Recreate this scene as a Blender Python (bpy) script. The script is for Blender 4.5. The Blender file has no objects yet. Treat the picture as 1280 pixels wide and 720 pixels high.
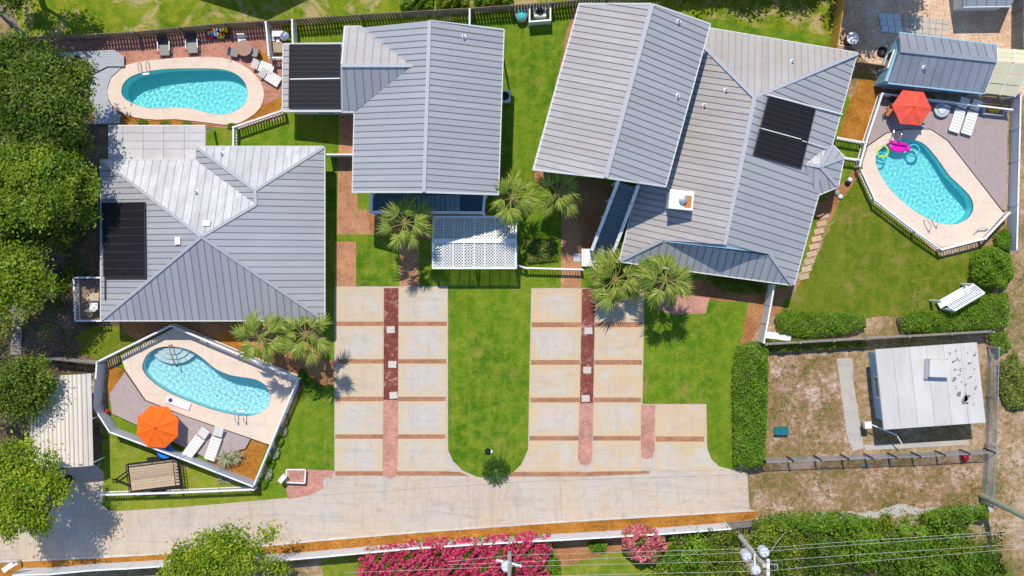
import bpy, math, random
import numpy as np
from mathutils import Vector, Matrix
from mathutils.geometry import tessellate_polygon
random.seed(7); RNG = np.random.default_rng(7)
R = math.radians
scene = bpy.context.scene
COL = scene.collection

# ------------------------------------------------------------------ camera
HC = 80.0                       # flying height of the camera in metres
PPM = 20.0                      # photograph pixels per metre on the ground
NX, NY = 640.0, 330.0           # the point straight below the camera
cam_d = bpy.data.cameras.new('camera'); cam = bpy.data.objects.new('camera', cam_d); COL.objects.link(cam)
cam.location = (0, 0, HC); cam.rotation_euler = (0, 0, 0)
cam_d.sensor_width = 36; cam_d.lens = 36 * HC * PPM / 1280
cam_d.shift_y = -(360 - NY) / 1280
cam_d.clip_start = 1; cam_d.clip_end = 600
scene.camera = cam
# ------------------------------------------------------------------ sky and sun
SH = Vector((0.09, -0.47, -1.0))            # a metre of height throws this much shadow
elev = math.atan2(1, math.hypot(SH.x, SH.y)); azim = math.atan2(-SH.x, -SH.y)
world = bpy.data.worlds.new('World'); scene.world = world; world.use_nodes = True
wn = world.node_tree
sky = wn.nodes.new('ShaderNodeTexSky'); sky.sky_type = 'NISHITA'; sky.sun_disc = False
sky.sun_elevation = elev; sky.sun_rotation = azim
sky.air_density = 1.0; sky.dust_density = 0.1; sky.ozone_density = 5.0
bg = wn.nodes['Background']; bg.inputs['Strength'].default_value = 0.15
wn.links.new(sky.outputs['Color'], bg.inputs['Color'])
sun_d = bpy.data.lights.new('sun', 'SUN'); sun = bpy.data.objects.new('sun', sun_d); COL.objects.link(sun)
sun_d.energy = 3.4; sun_d.angle = R(0.5); sun_d.cycles.is_caustics_light = True; sun_d.color = (1.0, 0.93, 0.82)
sun.rotation_euler = SH.to_track_quat('-Z', 'Y').to_euler(); sun.location = (-10, 40, 90)
scene.view_settings.view_transform = 'Standard'; scene.view_settings.look = 'None'
scene.view_settings.exposure = 0.24; scene.view_settings.gamma = 1.0

# ------------------------------------------------------------------ helpers
def P(x, y, z=0.0):
    """world point seen at photograph pixel x, y when it lies at height z"""
    f = (HC - z) / (HC * PPM)
    return Vector(((x - NX) * f, (NY - y) * f, z))
def PL(pts, z=0.0): return [P(x, y, z) for x, y in pts]
def newell(pts):
    n = Vector((0, 0, 0))
    for i, a in enumerate(pts):
        b = pts[(i + 1) % len(pts)]
        n += Vector(((a.y - b.y) * (a.z + b.z), (a.z - b.z) * (a.x + b.x), (a.x - b.x) * (a.y + b.y)))
    n.normalize()
    return n if n.z >= 0 else -n
def on_plane(x, y, pl):
    n, p0 = pl; c = Vector((0, 0, HC)); d = P(x, y, 0) - c
    t = (p0 - c).dot(n) / d.dot(n)
    return c + d * t
def smooth_closed(pts, n=6):
    out = []; m = len(pts)
    for i in range(m):
        p0, p1, p2, p3 = [Vector(pts[(i + k) % m]) for k in (-1, 0, 1, 2)]
        for k in range(n):
            t = k / n
            out.append(tuple(.5 * (2 * p1 + (p2 - p0) * t + (2 * p0 - 5 * p1 + 4 * p2 - p3) * t * t + (3 * p1 - p0 - 3 * p2 + p3) * t ** 3)))
    return out
def area2(pts): return sum(pts[i][0] * pts[(i + 1) % len(pts)][1] - pts[(i + 1) % len(pts)][0] * pts[i][1] for i in range(len(pts)))
def inset(pts, d):
    """move every edge of a 2-D outline inwards by d"""
    if area2(pts) < 0: pts = list(reversed(pts))
    m = len(pts); out = []
    for i in range(m):
        a, b, c = [Vector((q[0], q[1])) for q in (pts[i - 1], pts[i], pts[(i + 1) % m])]
        e1 = (b - a).normalized(); e2 = (c - b).normalized()
        n1 = Vector((-e1.y, e1.x)); n2 = Vector((-e2.y, e2.x))
        k = n1 + n2; k = k / max(.35, 1 + n1.dot(n2))
        out.append(Vector((b.x + k.x * d, b.y + k.y * d)))
    return out
def clip(poly, n, d, keep_less=True):
    """part of a 3-D polygon with n.p <= d (or >= d)"""
    out = []; s = 1 if keep_less else -1
    for i, a in enumerate(poly):
        b = poly[(i + 1) % len(poly)]
        fa, fb = s * (n.dot(a) - d), s * (n.dot(b) - d)
        if fa <= 0: out.append(a)
        if (fa < 0 < fb) or (fb < 0 < fa): out.append(a.lerp(b, fa / (fa - fb)))
    return out

def in_poly(px, py, poly):
    ins = np.zeros(len(px), bool); m = len(poly)
    for i in range(m):
        x0, y0 = poly[i]; x1, y1 = poly[(i + 1) % m]
        c = ((y0 > py) != (y1 > py)); xs = (x1 - x0) * (py - y0) / ((y1 - y0) if y1 != y0 else 1e-9) + x0
        ins ^= c & (px < xs)
    return ins

class MB:
    def __init__(s): s.v = []; s.f = []; s.m = []
    def add(s, vs, fs, mi=0):
        k = len(s.v); s.v += [Vector(v) for v in vs]; s.f += [tuple(i + k for i in f) for f in fs]; s.m += [mi] * len(fs); return s
    def box(s, c, size, rz=0, mi=0, rot=None):
        M = rot if rot is not None else Matrix.Rotation(rz, 3, 'Z')
        hx, hy, hz = size[0] / 2, size[1] / 2, size[2] / 2
        vs = [Vector(c) + M @ Vector((x, y, z)) for z in (-hz, hz) for x, y in ((-hx, -hy), (hx, -hy), (hx, hy), (-hx, hy))]
        return s.add(vs, [(3, 2, 1, 0), (4, 5, 6, 7), (0, 1, 5, 4), (1, 2, 6, 5), (2, 3, 7, 6), (3, 0, 4, 7)], mi)
    def bar(s, p, q, w, h, mi=0):
        p, q = Vector(p), Vector(q); d = q - p; L = d.length
        if L < 1e-4: return s
        x = d / L; y = Vector((0, 0, 1)).cross(x)
        y = Vector((0, 1, 0)) if y.length < 1e-3 else y.normalized()
        z = x.cross(y)
        return s.box((p + q) / 2, (L, w, h), mi=mi, rot=Matrix((x, y, z)).transposed())
    def tube(s, p, q, r, n=8, r2=None, mi=0, cap=True):
        p, q = Vector(p), Vector(q); r2 = r if r2 is None else r2
        x = (q - p).normalized(); a = Vector((0, 0, 1)) if abs(x.z) < .9 else Vector((1, 0, 0))
        u = x.cross(a).normalized(); w = x.cross(u)
        vs = [c + (u * math.cos(2 * math.pi * i / n) + w * math.sin(2 * math.pi * i / n)) * rr for c, rr in ((p, r), (q, r2)) for i in range(n)]
        fs = [(i, (i + 1) % n, n + (i + 1) % n, n + i) for i in range(n)]
        if cap: fs += [tuple(range(n))[::-1], tuple(range(n, 2 * n))]
        return s.add(vs, fs, mi)
    def path(s, pts, r, n=7, mi=0):
        for a, b in zip(pts, pts[1:]): s.tube(a, b, r, n, mi=mi)
        return s
    def lathe(s, c, prof, n=16, mi=0):
        c = Vector(c); vs = [c + Vector((r * math.cos(2 * math.pi * i / n), r * math.sin(2 * math.pi * i / n), z)) for r, z in prof for i in range(n)]
        fs = [(k * n + i, k * n + (i + 1) % n, (k + 1) * n + (i + 1) % n, (k + 1) * n + i) for k in range(len(prof) - 1) for i in range(n)]
        fs += [tuple(range(n))[::-1], tuple((len(prof) - 1) * n + i for i in range(n))]
        return s.add(vs, fs, mi)
    def prism(s, pts, off, mi=0):
        """closed solid: polygon pts (3-D) swept by vector off"""
        m = len(pts); off = Vector(off); pts = [Vector(p) for p in pts]
        tri = tessellate_polygon([pts])
        k = [(a, b, c) for a, b, c in tri]
        vs = pts + [p + off for p in pts]
        return s.add(vs, k + [(c + m, b + m, a + m) for a, b, c in k] + [(i, (i + 1) % m, m + (i + 1) % m, m + i) for i in range(m)], mi)
    def build(s, name, mats, parent=None, smooth=False, base=None):
        o0 = base if base is not None else (wloc(parent) if parent is not None else Vector((0, 0, 0)))
        me = bpy.data.meshes.new(name); me.from_pydata([tuple(v - o0) for v in s.v], [], s.f)
        for m in (mats if isinstance(mats, (list, tuple)) else [mats]): me.materials.append(m)
        if len(set(s.m)) > 1: me.polygons.foreach_set('material_index', s.m)
        if smooth: me.polygons.foreach_set('use_smooth', [True] * len(me.polygons))
        me.update()
        import bmesh
        bm = bmesh.new(); bm.from_mesh(me); bmesh.ops.recalc_face_normals(bm, faces=bm.faces); bm.to_mesh(me); bm.free()
        return link(name, me, parent)
def wloc(o):
    p = Vector((0, 0, 0))
    while o is not None: p += o.location; o = o.parent
    return p
def link(name, me, parent=None, loc=None, rz=0):
    o = bpy.data.objects.new(name, me); COL.objects.link(o)
    if parent is not None: o.parent = parent
    if loc is not None: o.location = Vector(loc) - (wloc(parent) if parent is not None else Vector((0, 0, 0)))
    if rz: o.rotation_euler = (0, 0, rz)
    return o
def tag(o, label=None, cat=None, group=None, kind=None):
    for k, v in (('label', label), ('category', cat), ('group', group), ('kind', kind)):
        if v: o[k] = v
    return o
def thing(name, label, cat, loc=(0, 0, 0), group=None, rz=0):
    o = bpy.data.objects.new(name, None); COL.objects.link(o); o.location = loc; o.rotation_euler = (0, 0, rz)
    o.empty_display_size = .3
    return tag(o, label, cat, group)
def copy_tree(o, parent=None):
    c = o.copy(); COL.objects.link(c)
    if parent is not None: c.parent = parent
    for ch in list(o.children): copy_tree(ch, c)
    return c
def ragged(pts, amp, step=.28):
    """natural beds have no ruled edges"""
    rs = random.Random(len(pts) * 7 + int(abs(pts[0].x) * 10)); out = []; w = 0.0
    for i, a in enumerate(pts):
        b = pts[(i + 1) % len(pts)]; d = b - a; n = max(1, min(160, int(d.length / step))); s = Vector((-d.y, d.x, 0)).normalized() if d.length else Vector((0, 0, 0))
        for k in range(n):
            w = w * .7 + rs.gauss(0, .5); e = min(k, n - k) / n
            out.append(a + d * (k / n) + s * amp * max(-1.4, min(1.4, w)) * min(1, e * 6))
    return out
def sheet(name, outer, z, mat, holes=(), label=None, kind='structure', px=True, thick=0.0, parent=None):
    """a flat piece of ground; holes are outlines too"""
    conv = (lambda q: [P(x, y, z) for x, y in q]) if px else (lambda q: [Vector((x, y, z)) for x, y in q])
    loops = [conv(outer)] + [conv(h) for h in holes]
    amp = {'soil': .35, 'dry_yard': .3, 'pine_straw_bed': .06, 'dirt_bed': .09, 'gravel_yard': .15, 'lawn': .1, 'gravel_path': .25}.get(name, 0)
    if amp: loops[0] = ragged(loops[0], amp)
    tri = tessellate_polygon(loops); vs = [p for l in loops for p in l]
    mb = MB(); fs = [tuple(t) for t in tri]; mb.add(vs, fs)
    if thick:
        base = 0
        for l in loops:
            m = len(l); k = len(mb.v)
            mb.add(l + [p - Vector((0, 0, thick)) for p in l], [(i, (i + 1) % m, m + (i + 1) % m, m + i) for i in range(m)])
    o = mb.build(name, mat, parent)
    for p in o.data.polygons:
        if abs(p.normal.z) > .9 and p.normal.z < 0: p.flip()
    o.data.update()
    if parent is None: tag(o, label, kind=kind)
    return o

# ------------------------------------------------------------------ materials
MATS = {}
class NT:
    def __init__(s, name):
        s.m = bpy.data.materials.new(name); s.m.use_nodes = True; s.t = s.m.node_tree
        s.b = s.t.nodes['Principled BSDF']; s.out = s.t.nodes['Material Output']
        MATS[name] = s.m
    def n(s, typ, **kw):
        o = s.t.nodes.new('ShaderNode' + typ)
        for k, v in kw.items():
            if k in o.inputs: o.inputs[k].default_value = v
            else: setattr(o, k, v)
        return o
    def l(s, a, b): s.t.links.new(a, b)
    def coords(s, kind='Object'):
        return s.n('NewGeometry').outputs['Position'] if kind == 'World' else s.n('TexCoord').outputs[kind]
    def noise(s, co, scale, detail=4, rough=.6, dist=0):
        o = s.n('TexNoise', Scale=scale, Detail=detail, Roughness=rough, Distortion=dist); s.l(co, o.inputs['Vector']); return o.outputs['Fac']
    def ramp(s, fac, stops, interp='LINEAR'):
        o = s.n('ValToRGB'); s.l(fac, o.inputs['Fac']); o.color_ramp.interpolation = interp; e = o.color_ramp.elements
        while len(e) < len(stops): e.new(.5)
        for k, (p, c) in zip(e, stops): k.position = p; k.color = (*c, 1) if len(c) == 3 else c
        return o.outputs['Color']
    def mix(s, fac, a, b, mode='MIX'):
        o = s.n('Mix', data_type='RGBA', blend_type=mode)
        for i, v in ((0, fac), (6, a), (7, b)):
            if isinstance(v, (int, float)): o.inputs[i].default_value = v
            elif isinstance(v, tuple): o.inputs[i].default_value = (*v, 1)
            else: s.l(v, o.inputs[i])
        return o.outputs[2]
    def math(s, op, a, b=0.0):
        o = s.n('Math', operation=op)
        for i, v in ((0, a), (1, b)):
            if isinstance(v, (int, float)): o.inputs[i].default_value = v
            else: s.l(v, o.inputs[i])
        return o.outputs[0]
    def bump(s, h, strength=.4, dist=.03):
        o = s.n('Bump', Strength=strength, Distance=dist); s.l(h, o.inputs['Height']); s.l(o.outputs['Normal'], s.b.inputs['Normal'])
    def finish(s, col, rough=.8, metal=0, spec=.3):
        if isinstance(col, tuple): s.b.inputs['Base Color'].default_value = (*col, 1)
        else: s.l(col, s.b.inputs['Base Color'])
        s.b.inputs['Roughness'].default_value = rough; s.b.inputs['Metallic'].default_value = metal
        s.b.inputs['Specular IOR Level'].default_value = spec
        return s.m
def mul(c, k): return tuple(min(1, x * k) for x in c)
def plain(name, c, rough=.7, var=.12, scale=3.0, metal=0, spec=.3, bump=0, co='World', rnd=.0):
    t = NT(name); p = t.coords(co)
    f = t.noise(p, scale, 5, .65); g = t.noise(p, scale * 9, 3, .6)
    col = t.mix(f, mul(c, 1 - var * 1.6), mul(c, 1 + var)); col = t.mix(.35, col, t.ramp(g, [(.3, mul(c, 1 - var)), (.7, mul(c, 1 + var))]))
    rnd = rnd or var * .5; oi = t.n('ObjectInfo'); col = t.mix(1.0, col, t.mix(oi.outputs['Random'], (1 - rnd,) * 3, (1 + rnd,) * 3), 'MULTIPLY')
    if bump: t.bump(g, bump, .02)
    return t.finish(col, rough, metal, spec)
def grass(name, a, b, c, dry=(.36, .29, .1), dryness=.66, streak=0.0):
    t = NT(name); p = t.coords('World')
    n1 = t.noise(p, .18, 5, .6); n2 = t.noise(p, 1.3, 6, .7); n3 = t.noise(p, 14, 4, .75); n4 = t.noise(p, .5, 5, .7, .6)
    mp = t.n('Mapping'); mp.inputs['Rotation'].default_value = (0, 0, .25); mp.inputs['Scale'].default_value = (1.4, .12, 1); t.l(p, mp.inputs['Vector'])
    n5 = t.noise(mp.outputs[0], 1.6, 3, .5)
    col = t.mix(t.ramp(n1, [(.4, (0, 0, 0)), (.6, (1, 1, 1))]), a, b)
    col = t.mix(t.ramp(n2, [(.42, (0, 0, 0)), (.64, (.85, .85, .85))]), col, c)
    if streak: col = t.mix(t.math('MULTIPLY', t.ramp(n5, [(.45, (0, 0, 0)), (.7, (1, 1, 1))]), streak), col, c)
    col = t.mix(t.ramp(n4, [(dryness, (0, 0, 0)), (min(1, dryness + .1), (.75, .75, .75))]), col, dry)
    col = t.mix(.75, col, t.mix(t.ramp(n3, [(.3, (0, 0, 0)), (.7, (1, 1, 1))]), (.36, .36, .36), (1.0, 1.0, 1.0)), 'MULTIPLY')
    col = t.mix(1.0, col, (1.35, 1.35, 1.35), 'MULTIPLY')
    t.bump(n3, .9, .06)
    return t.finish(col, .95, 0, .1)
def speckle(name, cols, s1=.35, s2=6, s3=20, stops=(.35, .5, .65), bump=.8, rough=.95):
    t = NT(name); p = t.coords('World')
    n = t.mix(.5, t.noise(p, s1, 5, .65, .4), t.noise(p, s2, 5, .75))
    col = t.ramp(n, [(s, c) for s, c in zip(stops, cols)])
    g = t.noise(p, s3, 4, .8)
    col = t.mix(.8, col, t.ramp(g, [(.3, (.45, .45, .45)), (.5, (.95, .95, .95)), (.72, (1.4, 1.4, 1.4))]), 'MULTIPLY')
    t.bump(g, bump, .05)
    return t.finish(col, rough, 0, .1)
def brick(name, c1, c2, mortar, rot=0, w=.22, h=.11):
    t = NT(name); p = t.coords('World')
    mp = t.n('Mapping'); mp.inputs['Rotation'].default_value = (0, 0, rot); t.l(p, mp.inputs['Vector'])
    b = t.n('TexBrick', Scale=1.0, **{'Mortar Size': .008, 'Brick Width': w, 'Row Height': h, 'Bias': 0.0})
    for k, v in (('Color1', c1), ('Color2', c2), ('Mortar', mortar)): b.inputs[k].default_value = (*v, 1)
    t.l(mp.outputs[0], b.inputs['Vector'])
    n = t.noise(p, .9, 5, .7); g = t.noise(p, 9, 4, .7)
    col = t.mix(.8, b.outputs['Color'], t.ramp(n, [(.3, (.7, .68, .66)), (.7, (1.25, 1.2, 1.18))]), 'MULTIPLY')
    col = t.mix(.6, col, t.ramp(g, [(.3, (.6, .6, .6)), (.7, (1.3, 1.3, 1.3))]), 'MULTIPLY')
    t.bump(b.outputs['Fac'], -.4, .01)
    return t.finish(col, .9, 0, .15)
def concrete(name, c, stain, edge=0, dark=(.3, .27, .24)):
    t = NT(name); p = t.coords('World')
    n1 = t.noise(p, .35, 6, .7, .5); n2 = t.noise(p, 2.2, 6, .75); n3 = t.noise(p, 30, 3, .7)
    mp = t.n('Mapping'); mp.inputs['Scale'].default_value = (.25, 2.2, 1); mp.inputs['Rotation'].default_value = (0, 0, .05); t.l(p, mp.inputs['Vector'])
    n4 = t.noise(mp.outputs[0], .8, 6, .75, 1.6)
    mp2 = t.n('Mapping'); mp2.inputs['Scale'].default_value = (2.2, .3, 1); t.l(p, mp2.inputs['Vector']); n6 = t.noise(mp2.outputs[0], .7, 6, .75, 1.6)
    col = t.mix(t.ramp(n1, [(.43, (0, 0, 0)), (.6, (.85, .85, .85))]), c, stain)
    col = t.mix(t.ramp(n2, [(.5, (0, 0, 0)), (.68, (.4, .4, .4))]), col, dark)
    col = t.mix(t.ramp(n4, [(.5, (0, 0, 0)), (.68, (.42, .42, .42))]), col, dark)
    col = t.mix(t.ramp(n6, [(.52, (0, 0, 0)), (.68, (.36, .36, .36))]), col, dark)
    if edge:                                   # tan mineral stain creeping in from the slab's rim
        g = t.coords('Generated'); sx = t.n('SeparateXYZ'); t.l(g, sx.inputs[0])
        ex = t.math('ABSOLUTE', t.math('SUBTRACT', sx.outputs[0], .5)); ey = t.math('ABSOLUTE', t.math('SUBTRACT', sx.outputs[1], .5))
        e = t.math('ADD', t.math('MAXIMUM', ex, ey), t.math('MULTIPLY', t.math('SUBTRACT', t.noise(p, .8, 6, .75), .5), .75))
        col = t.mix(t.ramp(e, [(.3, (0, 0, 0)), (.5, (edge, edge, edge))]), col, stain)
    col = t.mix(.45, col, t.ramp(n3, [(.3, (.75, .75, .75)), (.7, (1.2, 1.2, 1.2))]), 'MULTIPLY')
    t.bump(n3, .2, .01)
    return t.finish(col, .85, 0, .2)
def metal_roof(name, c, stain, amount=.4, ax=(.5, .5, 1)):
    t = NT(name); p = t.coords('World')
    mp = t.n('Mapping'); mp.inputs['Scale'].default_value = ax; t.l(p, mp.inputs['Vector'])
    n1 = t.noise(mp.outputs[0], 1.1, 6, .7, .3); n2 = t.noise(p, .3, 4, .6); oi = t.n('ObjectInfo')
    col = t.mix(t.ramp(n1, [(.45, (0, 0, 0)), (.64, (amount, amount, amount))]), c, stain)
    col = t.mix(t.ramp(n2, [(.42, (0, 0, 0)), (.62, (.4, .4, .4))]), col, mul(stain, .92))
    col = t.mix(1.0, col, t.mix(oi.outputs['Random'], (.94, .94, .94), (1.05, 1.05, 1.05)), 'MULTIPLY')
    t.bump(t.noise(p, 2.5, 3, .5), .06, .05)
    return t.finish(col, .5, .0, .35)
def leaf(name, a, b, c, trans=.3):
    t = NT(name); at = t.n('Attribute', attribute_name='tint')
    col = t.ramp(at.outputs['Fac'], [(.1, a), (.5, b), (.9, c)])
    d = t.n('BsdfDiffuse'); tr = t.n('BsdfTranslucent'); g = t.n('BsdfGlossy', Roughness=.45); g.inputs['Color'].default_value = (.9, .95, 1, 1)
    t.l(col, d.inputs['Color']); t.l(t.mix(.5, col, (.35, .5, .03), 'MIX'), tr.inputs['Color'])
    m1 = t.n('MixShader', Fac=trans); t.l(d.outputs[0], m1.inputs[1]); t.l(tr.outputs[0], m1.inputs[2])
    m2 = t.n('MixShader', Fac=.015); t.l(m1.outputs[0], m2.inputs[1]); t.l(g.outputs[0], m2.inputs[2])
    t.l(m2.outputs[0], t.out.inputs['Surface'])
    return t.m

M = MATS
grass('lawn_green', (.06, .155, .006), (.115, .215, .01), (.22, .275, .025), dryness=.57, streak=.4, dry=(.27, .23, .05))
grass('lawn_north', (.09, .17, .007), (.16, .23, .012), (.29, .3, .025), dryness=.52, dry=(.5, .36, .19))
grass('lawn_back', (.075, .135, .006), (.12, .175, .01), (.2, .21, .025), dryness=.56, dry=(.27, .21, .06), streak=.35)
grass('lawn_rough', (.13, .2, .012), (.21, .27, .02), (.31, .31, .05), dryness=.58, dry=(.42, .31, .12))
speckle('dry_ground', [(.12, .14, .03), (.29, .2, .09), (.42, .29, .175), (.6, .48, .38)], .3, 3.2, 13, (.36, .46, .53, .64))
speckle('dry_yard', [(.13, .15, .03), (.28, .18, .085), (.38, .25, .16), (.64, .5, .42)], .45, 3.5, 11, (.36, .47, .53, .63))
speckle('leaf_litter', [(.05, .05, .02), (.18, .12, .075), (.38, .29, .2)], .5, 5, 18, (.38, .52, .68))
speckle('pine_straw', [(.26, .11, .02), (.43, .18, .03), (.55, .27, .07)], .6, 6, 22, (.38, .5, .62))
speckle('dirt_mulch', [(.28, .12, .05), (.42, .19, .08), (.5, .27, .13)], .6, 6, 22, (.38, .5, .62))
speckle('red_rock', [(.18, .05, .04), (.26, .08, .06), (.58, .42, .36)], .9, 3, 12, (.4, .53, .66), 1.0)
speckle('river_gravel', [(.5, .3, .2), (.72, .5, .34), (.9, .74, .6)], .9, 8, 9, (.36, .5, .64), 1.0)
brick('brick_patio', (.44, .19, .13), (.52, .25, .18), (.42, .26, .2), .05)
brick('brick_band', (.36, .165, .08), (.43, .21, .115), (.42, .26, .17), 0)
brick('brick_walk', (.46, .21, .16), (.55, .28, .22), (.52, .34, .28), .02)
brick('brick_path', (.42, .2, .1), (.5, .26, .14), (.45, .28, .17), 1.57)
concrete('drive_concrete', (.54, .475, .405), (.57, .44, .31), 0, (.3, .26, .22))
concrete('slab_concrete', (.55, .51, .455), (.59, .455, .3), .9, (.36, .32, .28))
concrete('slab_tan', (.56, .505, .43), (.6, .44, .26), .9, (.38, .33, .27))
concrete('pool_coping', (.72, .59, .48), (.76, .61, .48), 0, (.56, .44, .36))
concrete('grey_concrete', (.46, .43, .4), (.5, .45, .38))
concrete('kerb_concrete', (.66, .6, .55), (.6, .5, .42))
concrete('paver_stone', (.5, .46, .42), (.62, .5, .4), .3)
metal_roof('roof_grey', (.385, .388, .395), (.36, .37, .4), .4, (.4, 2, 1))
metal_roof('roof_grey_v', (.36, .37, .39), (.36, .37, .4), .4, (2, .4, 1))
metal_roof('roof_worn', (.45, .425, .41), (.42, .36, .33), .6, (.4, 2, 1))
metal_roof('roof_grey_sunlit', (.62, .61, .595), (.4, .39, .4), .6, (2, .5, 1))  # grey metal made paler: brightness of sun-facing slopes put into the colour
metal_roof('roof_flat', (.6, .57, .53), (.5, .47, .44), .7, (2, .5, 1))
metal_roof('roof_patio', (.56, .53, .52), (.42, .38, .37), .6, (1, 1, 1))
metal_roof('roof_cream', (.78, .71, .62), (.6, .52, .44), .4, (2, .4, 1))
metal_roof('roof_slate', (.28, .31, .36), (.2, .22, .26), .3, (2, .4, 1))
metal_roof('ridge_metal', (.4, .405, .42), (.42, .44, .5), .3, (.5, .5, 1))
plain('trim_pale', (.58, .58, .57), .5, .08)
plain('seam', (.19, .195, .21), .6, .2)
plain('seam_light', (.3, .31, .33), .6, .15)
plain('white_trim', (.78, .78, .77), .5, .08)
plain('wall_cream', (.62, .6, .55), .85, .08)
plain('wall_blue', (.3, .5, .62), .8, .08)
plain('wall_white', (.72, .73, .74), .8, .06)
plain('white_vinyl', (.8, .8, .8), .4, .06, 2)
plain('grey_vinyl', (.52, .55, .6), .5, .08, 2)
plain('wood_fence', (.24, .17, .13), .9, .35, 4, bump=.3)
plain('wood_fence_grey', (.3, .27, .24), .9, .3, 4, bump=.3)
plain('wood_yellow', (.62, .36, .06), .85, .2, 4, bump=.2)
plain('paver_tan', (.55, .4, .27), .9, .2, 4)
plain('deck_mauve', (.4, .325, .315), .85, .22, 3, bump=.2)
plain('deck_grey', (.42, .43, .47), .8, .12, 3, bump=.15)
plain('deck_gap', (.16, .13, .13), .9, .2)
plain('wood_weathered', (.5, .38, .26), .9, .35, 5, bump=.3)
plain('dark_metal', (.02, .02, .022), .5, .2, 6, .3)
plain('solar_black', (.012, .011, .016), .6, .35, 1.2, 0, .25)
plain('solar_rib', (.035, .033, .04), .6, .3, 2, 0, .25)
plain('chain_wire', (.6, .62, .65), .5, .1, 4)
plain('stone_pale', (.58, .53, .46), .9, .2, 5)
plain('joint', (.33, .29, .25), .9, .2)
plain('galvanised', (.5, .52, .55), .35, .15, 4, .6)
plain('chrome', (.75, .77, .8), .18, .05, 4, .9)
plain('pole_wood', (.5, .46, .4), .9, .2, 3, bump=.2)
plain('pole_green', (.38, .4, .26), .9, .25, 3, bump=.2)
plain('wire', (.42, .41, .36), .6, .05)
plain('transformer_grey', (.62, .66, .7), .4, .08)
plain('bark', (.16, .12, .09), .95, .35, 5, bump=.6)
plain('bark_pale', (.32, .27, .2), .95, .3, 5, bump=.5)
plain('palm_trunk', (.22, .17, .12), .95, .35, 7, bump=.6)
plain('dead_frond', (.3, .2, .09), .9, .3, 5)
plain('carport_rib', (.56, .48, .39), .6, .15, 2)
plain('table_brown', (.3, .17, .13), .4, .2, 4)
plain('umbrella_orange', (.88, .15, .008), .75, .06, 3)
plain('umbrella_coral', (.82, .1, .06), .75, .06, 3)
plain('seam_orange', (.7, .11, .012), .8, .1)
plain('white_fabric', (.78, .76, .72), .8, .08, 4)
plain('grey_fabric', (.3, .29, .27), .85, .15, 5)
plain('dark_fabric', (.04, .04, .05), .85, .2, 5)
plain('blue_paint', (.01, .2, .62), .5, .15, 4)
plain('teal_plastic', (.01, .14, .17), .4, .15, 4)
plain('magenta_vinyl', (.75, .01, .4), .3, .08, 4)
plain('lime_vinyl', (.5, .75, .05), .3, .1, 4)
plain('aqua_vinyl', (.05, .5, .52), .25, .1, 4)
plain('red_plastic', (.6, .015, .03), .35, .1, 4)
plain('yellow_plastic', (.8, .55, .01), .4, .1, 4)
plain('purple_print', (.12, .02, .16), .5, .2, 8)
plain('terracotta', (.55, .18, .07), .85, .15, 5)
plain('rubber', (.015, .015, .016), .8, .2, 5)
plain('porch_boards', (.07, .11, .15), .7, .15, 3)
plain('stair_boards', (.2, .26, .3), .75, .15, 3)
plain('glass_dark', (.03, .05, .07), .08, .1, 1, 0, .6)
plain('shade_polycarb', (.66, .62, .42), .5, .08, 2)
plain('rust', (.5, .2, .06), .9, .3, 6)
plain('tar', (.2, .185, .185), .85, .3, 4)
plain('rock', (.42, .36, .28), .95, .3, 5, bump=.6)
leaf('oak_leaf', (.08, .16, .008), (.19, .29, .014), (.36, .45, .035))
leaf('oak_leaf_dark', (.04, .085, .008), (.1, .17, .014), (.21, .29, .03))
leaf('oak_leaf_bright', (.12, .22, .008), (.25, .36, .012), (.46, .54, .04))
leaf('hedge_leaf', (.06, .16, .008), (.15, .29, .014), (.28, .42, .03))
leaf('thicket_leaf', (.07, .13, .008), (.17, .25, .014), (.33, .38, .03))
leaf('bloom_pink', (.3, .012, .05), (.65, .03, .13), (.85, .1, .24), .2)
leaf('bloom_pale', (.4, .05, .08), (.7, .12, .2), (.85, .3, .36), .2)
leaf('palm_leaf', (.06, .12, .01), (.17, .25, .025), (.42, .42, .1), .2)
leaf('cycad_leaf', (.02, .06, .008), (.04, .1, .012), (.08, .15, .02), .15)
leaf('grass_tuft', (.09, .14, .02), (.2, .26, .04), (.33, .35, .1), .25)
leaf('agave_leaf', (.2, .26, .14), (.33, .38, .22), (.5, .5, .32), .15)
# ================================================================== GROUND
POOL1 = smooth_closed([(152,117),(154,105),(165,95),(185,89),(212,86),(245,85.5),(272,86),(290,90),(303,99),(309,112),(308,125),(300,135),(285,142),(270,143),(255,140),(240,136),(222,134),(205,135),(188,135.5),(170,131),(158,125)], 3)
POOL2 = smooth_closed([(178,461),(180,450),(186,441),(197,435),(212,433),(228,435),(242,440),(255,449),(268,460),(285,468),(300,471),(318,474),(330,480),(337,490),(338,501),(332,511),(320,518),(305,520),(285,517),(262,511),(240,503),(218,494),(200,484),(186,473)], 3)
POOL3 = smooth_closed([(1095,198),(1096,208),(1107,229),(1124,248),(1144,264),(1161,273.6),(1177,279.5),(1192,280.5),(1206,275.6),(1214.7,267),(1216.6,256),(1212,244.5),(1200,232),(1186.5,219),(1177,205.6),(1166,191),(1153,178.5),(1137,174),(1123.6,174),(1110,179),(1098,189)], 3)
def grow(pts, d): return [(q.x, q.y) for q in inset(pts, -d)]
if area2(POOL1) < 0: POOL1.reverse()
if area2(POOL2) < 0: POOL2.reverse()
if area2(POOL3) < 0: POOL3.reverse()
HOLES = [grow(p, 3) for p in (POOL1, POOL2, POOL3)]
sheet('ground', [(-900,-900),(2200,-900),(2200,1700),(-900,1700)], 0, M['dry_ground'], HOLES)
z1, z2, z3, z4 = .012, .024, .036, .05
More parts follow.
